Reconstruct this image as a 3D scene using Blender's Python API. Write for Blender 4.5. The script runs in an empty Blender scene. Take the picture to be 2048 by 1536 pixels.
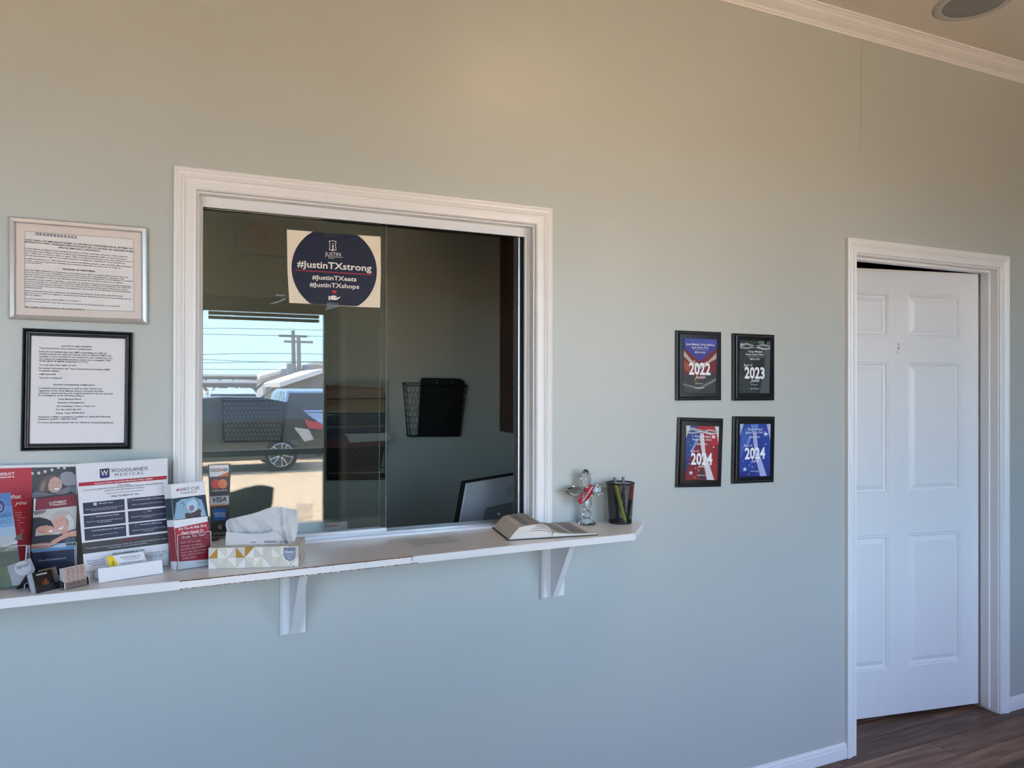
import bpy, bmesh, math, random
import numpy as np
from mathutils import Vector, Matrix
random.seed(7)
scene = bpy.context.scene
COL = scene.collection

# ------------------------------------------------------------------ camera
F_PX = 1500.0
YAW, PITCH, ROLL = math.radians(24.756), math.radians(.177), math.radians(.109)
CAM_D, CAM_H = 2.2038, 1.5038
C0 = np.array([0.0, -CAM_D, CAM_H])
fw = np.array([math.sin(YAW) * math.cos(PITCH), math.cos(YAW) * math.cos(PITCH), math.sin(PITCH)])
_r = np.array([math.cos(YAW), -math.sin(YAW), 0.0])
_u = np.cross(_r, fw)
rt = math.cos(ROLL) * _r + math.sin(ROLL) * _u
upv = -math.sin(ROLL) * _r + math.cos(ROLL) * _u
cam_data = bpy.data.cameras.new('camera')
cam_data.sensor_width = 36.0
cam_data.lens = F_PX / 2048.0 * 36.0
cam_data.clip_start = 0.02
cam_data.clip_end = 1000
cam = bpy.data.objects.new('camera', cam_data)
COL.objects.link(cam)
M = Matrix(((rt[0], upv[0], -fw[0], C0[0]), (rt[1], upv[1], -fw[1], C0[1]), (rt[2], upv[2], -fw[2], C0[2]), (0, 0, 0, 1)))
cam.matrix_world = M
scene.camera = cam

# ------------------------------------------------------------------ sky, sun, exposure
SKY_STRENGTH = 7.6
SUN_STRENGTH = 15.5
EXPOSURE = 0.5
world = bpy.data.worlds.new('sky')
scene.world = world
world.use_nodes = True
nt = world.node_tree
nt.nodes.clear()
n_out = nt.nodes.new('ShaderNodeOutputWorld')
n_bg = nt.nodes.new('ShaderNodeBackground')
n_tc = nt.nodes.new('ShaderNodeTexCoord')
n_sep = nt.nodes.new('ShaderNodeSeparateXYZ')
n_rmp = nt.nodes.new('ShaderNodeValToRGB')
n_rmp.color_ramp.elements[0].position = 0.0
n_rmp.color_ramp.elements[0].color = (.52, .79, 1.0, 1)
n_rmp.color_ramp.elements[1].position = 0.5
n_rmp.color_ramp.elements[1].color = (.42, .54, 1.0, 1)
nt.links.new(n_tc.outputs['Generated'], n_sep.inputs[0])
nt.links.new(n_sep.outputs['Z'], n_rmp.inputs['Fac'])
nt.links.new(n_rmp.outputs['Color'], n_bg.inputs['Color'])
n_bg.inputs['Strength'].default_value = SKY_STRENGTH
nt.links.new(n_bg.outputs[0], n_out.inputs['Surface'])
sun_data = bpy.data.lights.new('sun', 'SUN')
sun_data.energy = SUN_STRENGTH
sun_data.color = (1.0, .93, .80)
sun_data.angle = math.radians(.6)
sun = bpy.data.objects.new('sun', sun_data)
COL.objects.link(sun)
SUN_EL, SUN_AZ = math.radians(60), math.radians(215)     # azimuth from +X, counter-clockwise
sd = Vector((math.cos(SUN_EL) * math.cos(SUN_AZ), math.cos(SUN_EL) * math.sin(SUN_AZ), math.sin(SUN_EL)))
sun.rotation_euler = sd.to_track_quat('Z', 'Y').to_euler()
sun.location = (-10, -20, 30)
vs = scene.view_settings
vs.view_transform = 'Standard'
vs.look = 'None'
vs.gamma = 1.0
vs.exposure = EXPOSURE
vs.use_curve_mapping = False
cy = scene.cycles
cy.use_denoising = True
cy.max_bounces = 10
cy.diffuse_bounces = 5
cy.glossy_bounces = 5
cy.transmission_bounces = 8
cy.transparent_max_bounces = 16
cy.sample_clamp_indirect = 8.0
cy.caustics_reflective = False
cy.caustics_refractive = False

# ------------------------------------------------------------------ geometry from the photograph's rays
def rays(px):
    px = np.asarray(px, float).reshape(-1, 2)
    return fw[None] + ((px[:, :1] - 1024) / F_PX) * rt[None] - ((px[:, 1:2] - 768) / F_PX) * upv[None]
def PY(x, y, Y=0.0):
    d = rays([(x, y)])[0]
    return C0 + d * ((Y - C0[1]) / d[1])
def PZ(x, y, Z):
    d = rays([(x, y)])[0]
    return C0 + d * ((Z - C0[2]) / d[2])
def PX(x, y, X):
    d = rays([(x, y)])[0]
    return C0 + d * ((X - C0[0]) / d[0])
GLASS_Y = 0.06
def MIR(x, y, Yreal):
    """point of the street side that the reception glass mirrors at this pixel"""
    p = PY(x, y, 2 * GLASS_Y - Yreal)
    return np.array([p[0], Yreal, p[2]])

class Plane:
    def __init__(self, origin, yaw=0.0, lean=0.0):
        y, l = math.radians(yaw), math.radians(lean)
        self.o = np.array(origin, float)
        self.r = np.array([math.cos(y), math.sin(y), 0.0])
        back = np.array([-math.sin(y), math.cos(y), 0.0])
        self.u = back * math.sin(l) + np.array([0, 0, math.cos(l)])
        self.n = np.cross(self.r, self.u)          # towards the viewer
    def up(self, px, off=0.0):
        d = rays(px)
        o = self.o + self.n * off
        t = ((o - C0) @ self.n) / (d @ self.n)
        return C0[None] + d * t[:, None]
    def loc(self, a, b, c=0.0):
        return self.o + self.r * a + self.u * b + self.n * c

# ------------------------------------------------------------------ materials
def srgb(*c):
    if len(c) == 1:
        h = c[0].lstrip('#')
        c = [int(h[i:i + 2], 16) for i in (0, 2, 4)]
    out = []
    for v in c:
        v = v / 255.0
        out.append(v / 12.92 if v <= .04045 else ((v + .055) / 1.055) ** 2.4)
    return tuple(out) + (1.0,)
MATS = {}
def mat(name, col, rough=.5, metal=0.0, spec=.5, var=0.0, vscale=20.0, bump=0.0, bscale=200.0, emit=None, estr=0.0, stretch=None, coat=0.0):
    if name in MATS:
        return MATS[name]
    m = bpy.data.materials.new(name)
    m.use_nodes = True
    t = m.node_tree
    b = t.nodes['Principled BSDF']
    b.inputs['Base Color'].default_value = col
    b.inputs['Roughness'].default_value = rough
    b.inputs['Metallic'].default_value = metal
    b.inputs['Specular IOR Level'].default_value = spec
    if coat:
        b.inputs['Coat Weight'].default_value = coat
        b.inputs['Coat Roughness'].default_value = .08
    tc = None
    def pos(sc):
        tcn = t.nodes.new('ShaderNodeNewGeometry')
        mp = t.nodes.new('ShaderNodeMapping')
        if stretch:
            mp.inputs['Scale'].default_value = stretch
        t.links.new(tcn.outputs['Position'], mp.inputs['Vector'])
        ns = t.nodes.new('ShaderNodeTexNoise')
        ns.inputs['Scale'].default_value = sc
        ns.inputs['Detail'].default_value = 4
        t.links.new(mp.outputs[0], ns.inputs['Vector'])
        return ns
    if var:
        ns = pos(vscale)
        mr = t.nodes.new('ShaderNodeMapRange')
        mr.inputs[1].default_value = .25
        mr.inputs[2].default_value = .75
        mr.inputs[3].default_value = 1 - var
        mr.inputs[4].default_value = 1 + var
        t.links.new(ns.outputs['Fac'], mr.inputs[0])
        mx = t.nodes.new('ShaderNodeMix')
        mx.data_type = 'RGBA'
        mx.blend_type = 'MULTIPLY'
        mx.inputs[0].default_value = 1.0
        mx.inputs[6].default_value = col
        t.links.new(mr.outputs[0], mx.inputs[7])
        t.links.new(mx.outputs[2], b.inputs['Base Color'])
    if bump:
        ns = pos(bscale)
        bp = t.nodes.new('ShaderNodeBump')
        bp.inputs['Strength'].default_value = bump
        bp.inputs['Distance'].default_value = .001
        t.links.new(ns.outputs['Fac'], bp.inputs['Height'])
        t.links.new(bp.outputs[0], b.inputs['Normal'])
    if emit:
        b.inputs['Emission Color'].default_value = emit
        b.inputs['Emission Strength'].default_value = estr
    MATS[name] = m
    return m
def ink(c):
    """flat print of one colour"""
    key = 'print_%02x%02x%02x' % tuple(c) if not isinstance(c, str) else 'print_' + c.lstrip('#')
    col = srgb(c) if isinstance(c, str) else srgb(*c)
    return mat(key, col, rough=.45, spec=.35)
def sheet_glass(name, tint, refl, rough=0.0):
    if name in MATS:
        return MATS[name]
    m = bpy.data.materials.new(name)
    m.use_nodes = True
    t = m.node_tree
    t.nodes.clear()
    o = t.nodes.new('ShaderNodeOutputMaterial')
    mx = t.nodes.new('ShaderNodeMixShader')
    tr = t.nodes.new('ShaderNodeBsdfTransparent')
    tr.inputs[0].default_value = tint
    gl = t.nodes.new('ShaderNodeBsdfGlossy')
    gl.inputs['Color'].default_value = (1, 1, 1, 1)
    gl.inputs['Roughness'].default_value = rough
    lw = t.nodes.new('ShaderNodeFresnel')
    lw.inputs[0].default_value = 1.5
    mr = t.nodes.new('ShaderNodeMapRange')
    mr.inputs[1].default_value = .04
    mr.inputs[2].default_value = 1.0
    mr.inputs[3].default_value = refl
    mr.inputs[4].default_value = 1.0
    t.links.new(lw.outputs[0], mr.inputs[0])
    t.links.new(mr.outputs[0], mx.inputs[0])
    t.links.new(tr.outputs[0], mx.inputs[1])
    t.links.new(gl.outputs[0], mx.inputs[2])
    t.links.new(mx.outputs[0], o.inputs['Surface'])
    MATS[name] = m
    return m

# ------------------------------------------------------------------ mesh builder
def wl(o):
    v = Vector((0, 0, 0))
    while o is not None:
        v = v + Vector(o.location)
        o = o.parent
    return v
def tag(o, label=None, cat=None, group=None, kind=None):
    if label: o['label'] = label
    if cat: o['category'] = cat
    if group: o['group'] = group
    if kind: o['kind'] = kind
    return o
def thing(name, loc, label, cat, group=None, kind=None):
    o = bpy.data.objects.new(name, None)
    o.empty_display_size = .05
    o.location = loc
    COL.objects.link(o)
    return tag(o, label, cat, group, kind)
class MB:
    def __init__(self):
        self.v, self.f, self.mi, self.mats = [], [], [], []
    def _m(self, m):
        if m is None: return 0
        if m not in self.mats: self.mats.append(m)
        return self.mats.index(m)
    def add(self, verts, faces, m=None):
        k = len(self.v)
        self.v.extend([tuple(float(c) for c in p) for p in verts])
        i = self._m(m)
        for f in faces:
            self.f.append([k + q for q in f])
            self.mi.append(i)
        return self
    def box(self, x0, x1, y0, y1, z0, z1, m=None):
        v = [(x0, y0, z0), (x1, y0, z0), (x1, y1, z0), (x0, y1, z0), (x0, y0, z1), (x1, y0, z1), (x1, y1, z1), (x0, y1, z1)]
        return self.add(v, BOXF, m)
    def hexa(self, pts, m=None):
        """8 corners: four of one face, then the four opposite ones in the same order"""
        return self.add(pts, [(0, 3, 2, 1), (4, 5, 6, 7), (0, 1, 5, 4), (1, 2, 6, 5), (2, 3, 7, 6), (3, 0, 4, 7)], m)
    def quad(self, a, b, c, d, m=None):
        return self.add([a, b, c, d], [(0, 1, 2, 3)], m)
    def slab(self, pts, vec, m=None):
        """polygon pts pushed along vec"""
        n = len(pts)
        pts = [np.array(p, float) for p in pts]
        vec = np.array(vec, float)
        v = pts + [p + vec for p in pts]
        f = [tuple(range(n)), tuple(range(2 * n - 1, n - 1, -1))]
        for i in range(n):
            j = (i + 1) % n
            f.append((j, i, n + i, n + j))
        return self.add(v, f, m)
    def tube(self, path, r, n=6, m=None, closed=False):
        path = [Vector(p) for p in path]
        L = len(path)
        rr = r if isinstance(r, (list, tuple)) else [r] * L
        v = []
        up = Vector((0, 0, 1))
        for i, p in enumerate(path):
            a = path[i - 1] if (i > 0 or closed) else p
            b = path[(i + 1) % L] if (i < L - 1 or closed) else p
            t = (b - a).normalized()
            if t.length < 1e-9: t = Vector((0, 0, 1))
            s = t.cross(up)
            if s.length < 1e-3: s = t.cross(Vector((1, 0, 0)))
            s.normalize()
            w = s.cross(t).normalized()
            for k in range(n):
                a_ = 2 * math.pi * k / n
                v.append(p + s * (math.cos(a_) * rr[i]) + w * (math.sin(a_) * rr[i]))
        f = []
        segs = L if closed else L - 1
        for i in range(segs):
            j = (i + 1) % L
            for k in range(n):
                k2 = (k + 1) % n
                f.append((i * n + k, i * n + k2, j * n + k2, j * n + k))
        if not closed:
            f.append(tuple(range(n - 1, -1, -1)))
            f.append(tuple((L - 1) * n + k for k in range(n)))
        return self.add(v, f, m)
    def lathe(self, prof, c, axis=(0, 0, 1), n=24, m=None, sx=None, cap=True, phase=0.0):
        ax = Vector(axis).normalized()
        s = Vector(sx) if sx else (ax.cross(Vector((0, 1, 0))) if abs(ax.y) < .9 else ax.cross(Vector((1, 0, 0))))
        s.normalize()
        w = ax.cross(s).normalized()
        c = Vector(c)
        v, f = [], []
        for (r, h) in prof:
            for k in range(n):
                a = 2 * math.pi * k / n + phase
                v.append(c + ax * h + s * (math.cos(a) * r) + w * (math.sin(a) * r))
        for i in range(len(prof) - 1):
            for k in range(n):
                k2 = (k + 1) % n
                f.append((i * n + k, i * n + k2, (i + 1) * n + k2, (i + 1) * n + k))
        if cap:
            f.append(tuple(range(n - 1, -1, -1)))
            f.append(tuple((len(prof) - 1) * n + k for k in range(n)))
        return self.add(v, f, m)
    def grid(self, rows, m=None):
        nr, nc = len(rows), len(rows[0])
        v = [p for r in rows for p in r]
        f = [(i * nc + j, i * nc + j + 1, (i + 1) * nc + j + 1, (i + 1) * nc + j) for i in range(nr - 1) for j in range(nc - 1)]
        return self.add(v, f, m)
    def build(self, name, m=None, parent=None, smooth=False, fix=True, label=None, cat=None, group=None, kind=None, angle=None, base=None):
        me = bpy.data.meshes.new(name)
        if parent is not None:
            off = wl(parent)
        elif base is not None:
            off = Vector(base)
        else:
            a = np.array(self.v)
            off = Vector(((a[:, 0].min() + a[:, 0].max()) / 2, (a[:, 1].min() + a[:, 1].max()) / 2, a[:, 2].min()))
        vv = [(p[0] - off.x, p[1] - off.y, p[2] - off.z) for p in self.v]
        me.from_pydata(vv, [], self.f)
        for q in (self.mats or [m]):
            me.materials.append(q)
        if len(self.mats) > 1:
            me.polygons.foreach_set('material_index', self.mi)
        if fix:
            bm = bmesh.new()
            bm.from_mesh(me)
            bmesh.ops.recalc_face_normals(bm, faces=bm.faces)
            bm.to_mesh(me)
            bm.free()
        if smooth:
            me.polygons.foreach_set('use_smooth', [True] * len(me.polygons))
            if angle:
                try:
                    me.set_sharp_from_angle(angle=math.radians(angle))
                except Exception:
                    pass
        me.update()
        o = bpy.data.objects.new(name, me)
        COL.objects.link(o)
        if parent is not None:
            o.parent = parent
        else:
            o.location = off
        return tag(o, label, cat, group, kind)
BOXF = [(0, 3, 2, 1), (4, 5, 6, 7), (0, 1, 5, 4), (1, 2, 6, 5), (2, 3, 7, 6), (3, 0, 4, 7)]
def copy_tree(o, parent=None, dloc=(0, 0, 0)):
    c = o.copy()
    COL.objects.link(c)
    c.parent = parent
    if parent is None:
        c.location = Vector(o.location) + Vector(dloc)
    for ch in list(o.children):
        copy_tree(ch, c)
    return c

# ------------------------------------------------------------------ lettering
_TXT = {}
def glyphs(s, bold=0.0, shear=0.0, spacing=1.0):
    key = (s, bold, shear, spacing)
    if key in _TXT:
        return _TXT[key]
    cu = bpy.data.curves.new('lettering_source', 'FONT')
    cu.body = s
    cu.size = 1.0
    cu.resolution_u = 2
    cu.offset = bold
    cu.shear = shear
    cu.space_character = spacing
    ob = bpy.data.objects.new('lettering_source', cu)
    me = ob.to_mesh()
    v = np.empty(len(me.vertices) * 3)
    me.vertices.foreach_get('co', v)
    v = v.reshape(-1, 3)[:, :2].copy()
    f = [tuple(p.vertices) for p in me.polygons]
    ob.to_mesh_clear()
    bpy.data.objects.remove(ob)
    bpy.data.curves.remove(cu)
    _TXT[key] = (v, f)
    return _TXT[key]
_hv, _ = glyphs('H')
CAP = float(_hv[:, 1].max())

class Printer:
    """flat print on a plane, laid out where the photograph shows it"""
    STEP = .00022
    def __init__(self, plane, off=0.0004):
        self.p, self.off = plane, off
        self.pic, self.txt = MB(), MB()
    def up(self, px, layer=0):
        return self.p.up(px, self.off + layer * self.STEP)
    def poly(self, pts, c, layer=0):
        q = self.up(pts, layer)
        self.pic.add(q, [tuple(range(len(q)))], ink(c))
        return self
    def rect(self, x0, y0, x1, y1, c, layer=0, s=0.0):
        """s: rise of the edge per pixel of width"""
        return self.poly([(x0, y0), (x1, y0 - s * (x1 - x0)), (x1, y1 - s * (x1 - x0)), (x0, y1)], c, layer)
    def oval(self, cx, cy_, rx, ry, c, layer=0, rot=0.0, n=20, a0=0.0, a1=360.0):
        pts = []
        full = abs(a1 - a0) >= 359.9
        for k in range(n if full else n + 1):
            a = math.radians(a0 + (a1 - a0) * k / n)
            x, y = rx * math.cos(a), ry * math.sin(a)
            cr, sr = math.cos(math.radians(rot)), math.sin(math.radians(rot))
            pts.append((cx + x * cr - y * sr, cy_ + x * sr + y * cr))
        return self.poly(pts, c, layer)
    def line(self, pts, w, c, layer=1):
        for (a, b) in zip(pts[:-1], pts[1:]):
            d = np.array(b, float) - np.array(a, float)
            L = np.hypot(*d)
            if L < 1e-6: continue
            n = np.array([-d[1], d[0]]) / L * w / 2
            self.poly([tuple(np.array(a) + n), tuple(np.array(b) + n), tuple(np.array(b) - n), tuple(np.array(a) - n)], c, layer)
        return self
    def text(self, s, x0, y0, x1, y1, cap, c, bold=0.0, shear=0.0, layer=2, spacing=1.0, vdir=None):
        """baseline from (x0,y0) to (x1,y1), capitals cap pixels tall"""
        v, f = glyphs(s, bold, shear, spacing)
        if not len(v): return self
        lo, hi = v[:, 0].min(), v[:, 0].max()
        t = (v[:, 0] - lo) / (hi - lo)
        h = v[:, 1] / CAP * cap
        d = np.array([x1 - x0, y1 - y0], float)
        if vdir is None:
            nrm = np.array([0.0, -1.0])
        else:
            nrm = np.array(vdir, float)
        px = np.array([x0, y0])[None] + t[:, None] * d[None] + h[:, None] * nrm[None]
        self.txt.add(self.up(px, layer), f, ink(c))
        return self
    def build(self, parent, pic='printed_picture', txt='lettering'):
        if self.pic.f: self.pic.build(pic, parent=parent, fix=False)
        if self.txt.f: self.txt.build(txt, parent=parent, fix=False, kind='stuff')
def Zm(ox, oy, s):
    return lambda *p: tuple((v / s + (ox if i % 2 == 0 else oy)) for i, v in enumerate(p))

# ================================================================== materials of the place
WALLP = mat('wall_paint', (.478, .498, .465, 1), rough=.40, spec=.45, var=.02, vscale=3, bump=.10, bscale=260)
TRIM = mat('trim_paint', (.80, .79, .78, 1), rough=.32, spec=.5, var=.015, vscale=30)
CEILP = mat('ceiling_paint', (.74, .68, .60, 1), rough=.8, var=.02, vscale=4, bump=.1, bscale=150)
DOORP = mat('door_paint', (.80, .795, .79, 1), rough=.38, spec=.5, var=.012, vscale=90, stretch=(1, 1, .06), bump=.06, bscale=220)
ALU = mat('white_aluminium', (.80, .80, .82, 1), rough=.28, spec=.5)
METAL = mat('bare_aluminium', (.55, .56, .58, 1), rough=.35, metal=.9)
BLACKM = mat('black_metal', (.012, .012, .013, 1), rough=.45)
FELT = mat('black_felt', (.006, .006, .006, 1), rough=.95)
WHTL = mat('lamp_rim_white', (.75, .74, .72, 1), rough=.4)
OFFP = mat('office_wall_paint', (.52, .53, .47, 1), rough=.6, var=.02, vscale=3, bump=.08, bscale=260)
PANE = sheet_glass('pane_glass', (.95, .965, .95, 1), .046)
DGLASS = sheet_glass('door_glass', (.97, .985, .98, 1), .03)
PLASTIC = sheet_glass('clear_acrylic', (.965, .97, .975, 1), 0.0, .0)
TAPE = sheet_glass('clear_tape', (.86, .87, .86, 1), .10, .18)

# ================================================================== room shell
ZC = 3.0
YB = -2.85
WT = .115
def wall_holes(name, xs, zs, holes, y0, y1, m, label, axis='Y'):
    xs, zs = sorted(set(xs)), sorted(set(zs))
    mb = MB()
    idx = {}
    def V(i, j, k):
        key = (i, j, k)
        if key not in idx:
            idx[key] = len(mb.v)
            mb.v.append((xs[i], (y0, y1)[k], zs[j]))
        return idx[key]
    def solid(i, j):
        if i < 0 or j < 0 or i >= len(xs) - 1 or j >= len(zs) - 1: return False
        cx, cz = (xs[i] + xs[i + 1]) / 2, (zs[j] + zs[j + 1]) / 2
        return not any(h[0] < cx < h[1] and h[2] < cz < h[3] for h in holes)
    def F(*q):
        mb.f.append(list(q)); mb.mi.append(0)
    for i in range(len(xs) - 1):
        for j in range(len(zs) - 1):
            if not solid(i, j): continue
            for k in (0, 1):
                F(V(i, j, k), V(i + 1, j, k), V(i + 1, j + 1, k), V(i, j + 1, k))
            if not solid(i - 1, j): F(V(i, j, 0), V(i, j, 1), V(i, j + 1, 1), V(i, j + 1, 0))
            if not solid(i + 1, j): F(V(i + 1, j, 0), V(i + 1, j, 1), V(i + 1, j + 1, 1), V(i + 1, j + 1, 0))
            if not solid(i, j - 1): F(V(i, j, 0), V(i, j, 1), V(i + 1, j, 1), V(i + 1, j, 0))
            if not solid(i, j + 1): F(V(i, j + 1, 0), V(i, j + 1, 1), V(i + 1, j + 1, 1), V(i + 1, j + 1, 0))
    return mb.build(name, m, label=label, kind='structure', cat='wall')
WX0, WX1, WZ0, WZ1 = .0744, 1.0983, 1.045, 2.033        # reception window, casing inner edges
DX0, DX1, DZ1 = 2.565, 3.490, 2.053                     # door, casing inner edges
XL, XR = -3.0, 6.0
wall_holes('wall_front', [XL, WX0, WX1, DX0, DX1, XR], [0, WZ0 - .02, WZ1, DZ1, ZC],
           [(WX0, WX1, WZ0 - .02, WZ1), (DX0, DX1, 0, DZ1)], 0.0, WT, WALLP, 'pale grey green painted wall around the reception window')
# street wall behind the viewer: glazed door and two shop windows
SD = (.14, 1.085, 0.0, 2.09)                             # street door opening
W2 = (-2.45, -.45, .75, 2.45)
W3 = (1.75, 3.75, .75, 2.45)
wall_holes('wall_back', [XL, W2[0], W2[1], SD[0], SD[1], W3[0], W3[1], XR], [0, .75, 2.09, 2.45, ZC], [SD, W2, W3], YB - .15, YB, WALLP,
           'painted street wall with glazed door, mirrored dimly in the reception glass')
MB().box(XL - .12, XL, YB - .15, WT, 0, ZC).build('wall_left', WALLP, label='painted side wall beyond the left edge', kind='structure', cat='wall')
MB().box(XR, XR + .12, YB - .15, WT, 0, ZC).build('wall_right', WALLP, label='painted end wall beyond the right edge', kind='structure', cat='wall')
MB().box(XL - .12, XR + .12, YB - .15, WT, ZC, ZC + .1).build('ceiling', CEILP, label='off-white painted ceiling above the crown moulding', kind='structure', cat='ceiling')
# unseen roof slab; its eave is added to keep sun out of the room
MB().box(XL - .4, XR + .4, YB - 1.05, 3.2, ZC + .12, ZC + .3).build('roof_light_block', mat('added_eave_paint', (.6, .58, .55, 1), rough=.7, var=.03), label='unseen roof slab with an added eave blocking sun above the street door', kind='structure', cat='roof')

# --- floor: laminate planks laid along the wall
PLANK = bpy.data.materials.new('laminate_plank')
PLANK.use_nodes = True
t = PLANK.node_tree
b = t.nodes['Principled BSDF']
oi = t.nodes.new('ShaderNodeObjectInfo')
geo = t.nodes.new('ShaderNodeNewGeometry')
addv = t.nodes.new('ShaderNodeVectorMath'); addv.operation = 'ADD'
mulv = t.nodes.new('ShaderNodeVectorMath'); mulv.operation = 'SCALE'
cmb = t.nodes.new('ShaderNodeCombineXYZ')
t.links.new(oi.outputs['Random'], cmb.inputs[0]); t.links.new(oi.outputs['Random'], cmb.inputs[1])
t.links.new(cmb.outputs[0], mulv.inputs[0]); mulv.inputs['Scale'].default_value = 37.0
t.links.new(geo.outputs['Position'], addv.inputs[0]); t.links.new(mulv.outputs[0], addv.inputs[1])
mp = t.nodes.new('ShaderNodeMapping'); mp.inputs['Scale'].default_value = (1.4, 15, 15)
t.links.new(addv.outputs[0], mp.inputs['Vector'])
n1 = t.nodes.new('ShaderNodeTexNoise'); n1.inputs['Scale'].default_value = 2.2; n1.inputs['Detail'].default_value = 7; n1.inputs['Distortion'].default_value = .8
t.links.new(mp.outputs[0], n1.inputs['Vector'])
rp = t.nodes.new('ShaderNodeValToRGB')
for e, (p_, c_) in zip((rp.color_ramp.elements[0], rp.color_ramp.elements[1]), ((.30, (.080, .040, .024, 1)), (.72, (.25, .140, .085, 1)))):
    e.position = p_; e.color = c_
e = rp.color_ramp.elements.new(.5); e.color = (.145, .078, .048, 1)
t.links.new(n1.outputs['Fac'], rp.inputs['Fac'])
mr = t.nodes.new('ShaderNodeMapRange'); mr.inputs[3].default_value = .62; mr.inputs[4].default_value = 1.5
t.links.new(oi.outputs['Random'], mr.inputs[0])
mx = t.nodes.new('ShaderNodeMix'); mx.data_type = 'RGBA'; mx.blend_type = 'MULTIPLY'; mx.inputs[0].default_value = 1
t.links.new(rp.outputs[0], mx.inputs[6]); t.links.new(mr.outputs[0], mx.inputs[7]); t.links.new(mx.outputs[2], b.inputs['Base Color'])
b.inputs['Roughness'].default_value = .45
b.inputs['Specular IOR Level'].default_value = .3
floor = thing('floor', (0, 0, 0), 'dark brown laminate plank floor', 'floor', kind='structure')
MB().box(XL - .12, XR + .12, YB - .15, 3.1, -.12, -.006).build('subfloor', mat('floor_joint', (.02, .014, .011, 1), rough=.8), floor)
PW, PLEN = .127, 1.22
pk = MB()
g = .0006
pk.add([(-PLEN / 2 + g, -PW / 2 + g, -.006), (PLEN / 2 - g, -PW / 2 + g, -.006), (PLEN / 2 - g, PW / 2 - g, -.006), (-PLEN / 2 + g, PW / 2 - g, -.006),
        (-PLEN / 2 + g, -PW / 2 + g, -.0008), (PLEN / 2 - g, -PW / 2 + g, -.0008), (PLEN / 2 - g, PW / 2 - g, -.0008), (-PLEN / 2 + g, PW / 2 - g, -.0008),
        (-PLEN / 2 + .002, -PW / 2 + .002, 0), (PLEN / 2 - .002, -PW / 2 + .002, 0), (PLEN / 2 - .002, PW / 2 - .002, 0), (-PLEN / 2 + .002, PW / 2 - .002, 0)],
       [(0, 1, 5, 4), (1, 2, 6, 5), (2, 3, 7, 6), (3, 0, 4, 7), (4, 5, 9, 8), (5, 6, 10, 9), (6, 7, 11, 10), (7, 4, 8, 11), (8, 9, 10, 11), (0, 3, 2, 1)])
plank0 = None
nrow = 0
yy = YB + PW / 2
while yy < 1.35:
    xo = XL + ((nrow * .47 + .13 * (nrow % 3)) % 1.0) * PLEN - PLEN / 2
    while xo - PLEN / 2 < XR:
        if yy < .30 or (1.9 < xo < 4.4):
            if plank0 is None:
                plank0 = pk.build('plank', PLANK, floor, base=(0, 0, 0)); p_ = plank0
            else:
                p_ = plank0.copy(); COL.objects.link(p_); p_.parent = floor
            p_.location = (xo, yy, 0)
        xo += PLEN
    yy += PW
    nrow += 1

# --- crown moulding along the wall
cr = [(0, 2.9365), (-.006, 2.9365), (-.0075, 2.9445), (-.011, 2.9475), (-.0135, 2.9535), (-.019, 2.9575), (-.030, 2.9640), (-.042, 2.9745),
      (-.048, 2.9850), (-.053, 2.9875), (-.055, 2.9915), (-.062, 2.9935), (-.064, 3.0), (0, 3.0)]
cm = MB()
cm.slab([(XL, y, z) for y, z in cr], (XR - XL, 0, 0))
cm.build('trim_1', TRIM, label='white crown moulding between wall and ceiling', kind='structure', cat='moulding')
# --- casings
PROF = [(0, 0), (0, .008), (.0035, .0112), (.008, .0098), (.022, .0108), (.0285, .0130), (.0315, .0158), (.036, .0136), (.0395, .0168), (.0455, .0178), (.0495, .0152), (.0525, .0172), (.057, .0160), (.057, 0)]
def casing(name, x0, x1, zt, zb, label):
    root = thing(name, (x0, 0, zb), label, 'door casing' if zb < .1 else 'window casing', kind='structure')
    def board(ends):
        a = [ends(0, s, d) for s, d in PROF]
        c = [ends(1, s, d) for s, d in PROF]
        mb = MB(); n = len(PROF)
        mb.add(a + c, [(i, i + 1, n + i + 1, n + i) for i in range(n - 1)] + [tuple(range(n)), tuple(range(n, 2 * n))])
        return mb.build('casing_board', TRIM, root)
    board(lambda e, s, d: (x0 - s, -d, zt + s if e else zb))
    board(lambda e, s, d: (x1 + s if e else x0 - s, -d, zt + s))
    board(lambda e, s, d: (x1 + s, -d, zt + s if e else zb))
    return root
casing('trim_2', WX0, WX1, WZ1, WZ0 + .0005, 'white moulded casing around the reception window')
casing('trim_3', DX0, DX1, DZ1, 0.0, 'white moulded casing around the panelled door')
# --- baseboards
bp_ = [(0, 0), (-.012, 0), (-.012, .006), (-.0105, .040), (-.008, .046), (-.0095, .050), (-.006, .057), (-.002, .061), (0, .061)]
for nm, a, c, lb in (('baseboard_left', XL, DX0 - .057, 'white baseboard left of the panelled door'), ('baseboard_right', DX1 + .057, XR, 'white baseboard right of the panelled door')):
    MB().slab([(a, y, z) for y, z in bp_], (c - a, 0, 0)).build(nm, TRIM, label=lb, kind='structure', cat='baseboard')

# --- hairline drywall cracks and pinholes
CRK = mat('plaster_crack', (.30, .32, .29, 1), rough=.9)
def crack(pts, w, label):
    q = [PY(x, y, -.0004) for x, y in pts]
    mb = MB()
    rows = []
    for p in q:
        rows.append([(p[0] - w / 2, p[1], p[2]), (p[0] + w / 2, p[1], p[2])])
    mb.grid(rows)
    return mb.build('wall_crack', CRK, label=label, kind='structure', cat='crack')
crack([(1723, 84), (1722.4, 140), (1721.6, 170), (1722.5, 230), (1720.5, 290), (1719.5, 305)], .0022, 'hairline vertical crack in the wall below the crown moulding')

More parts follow.
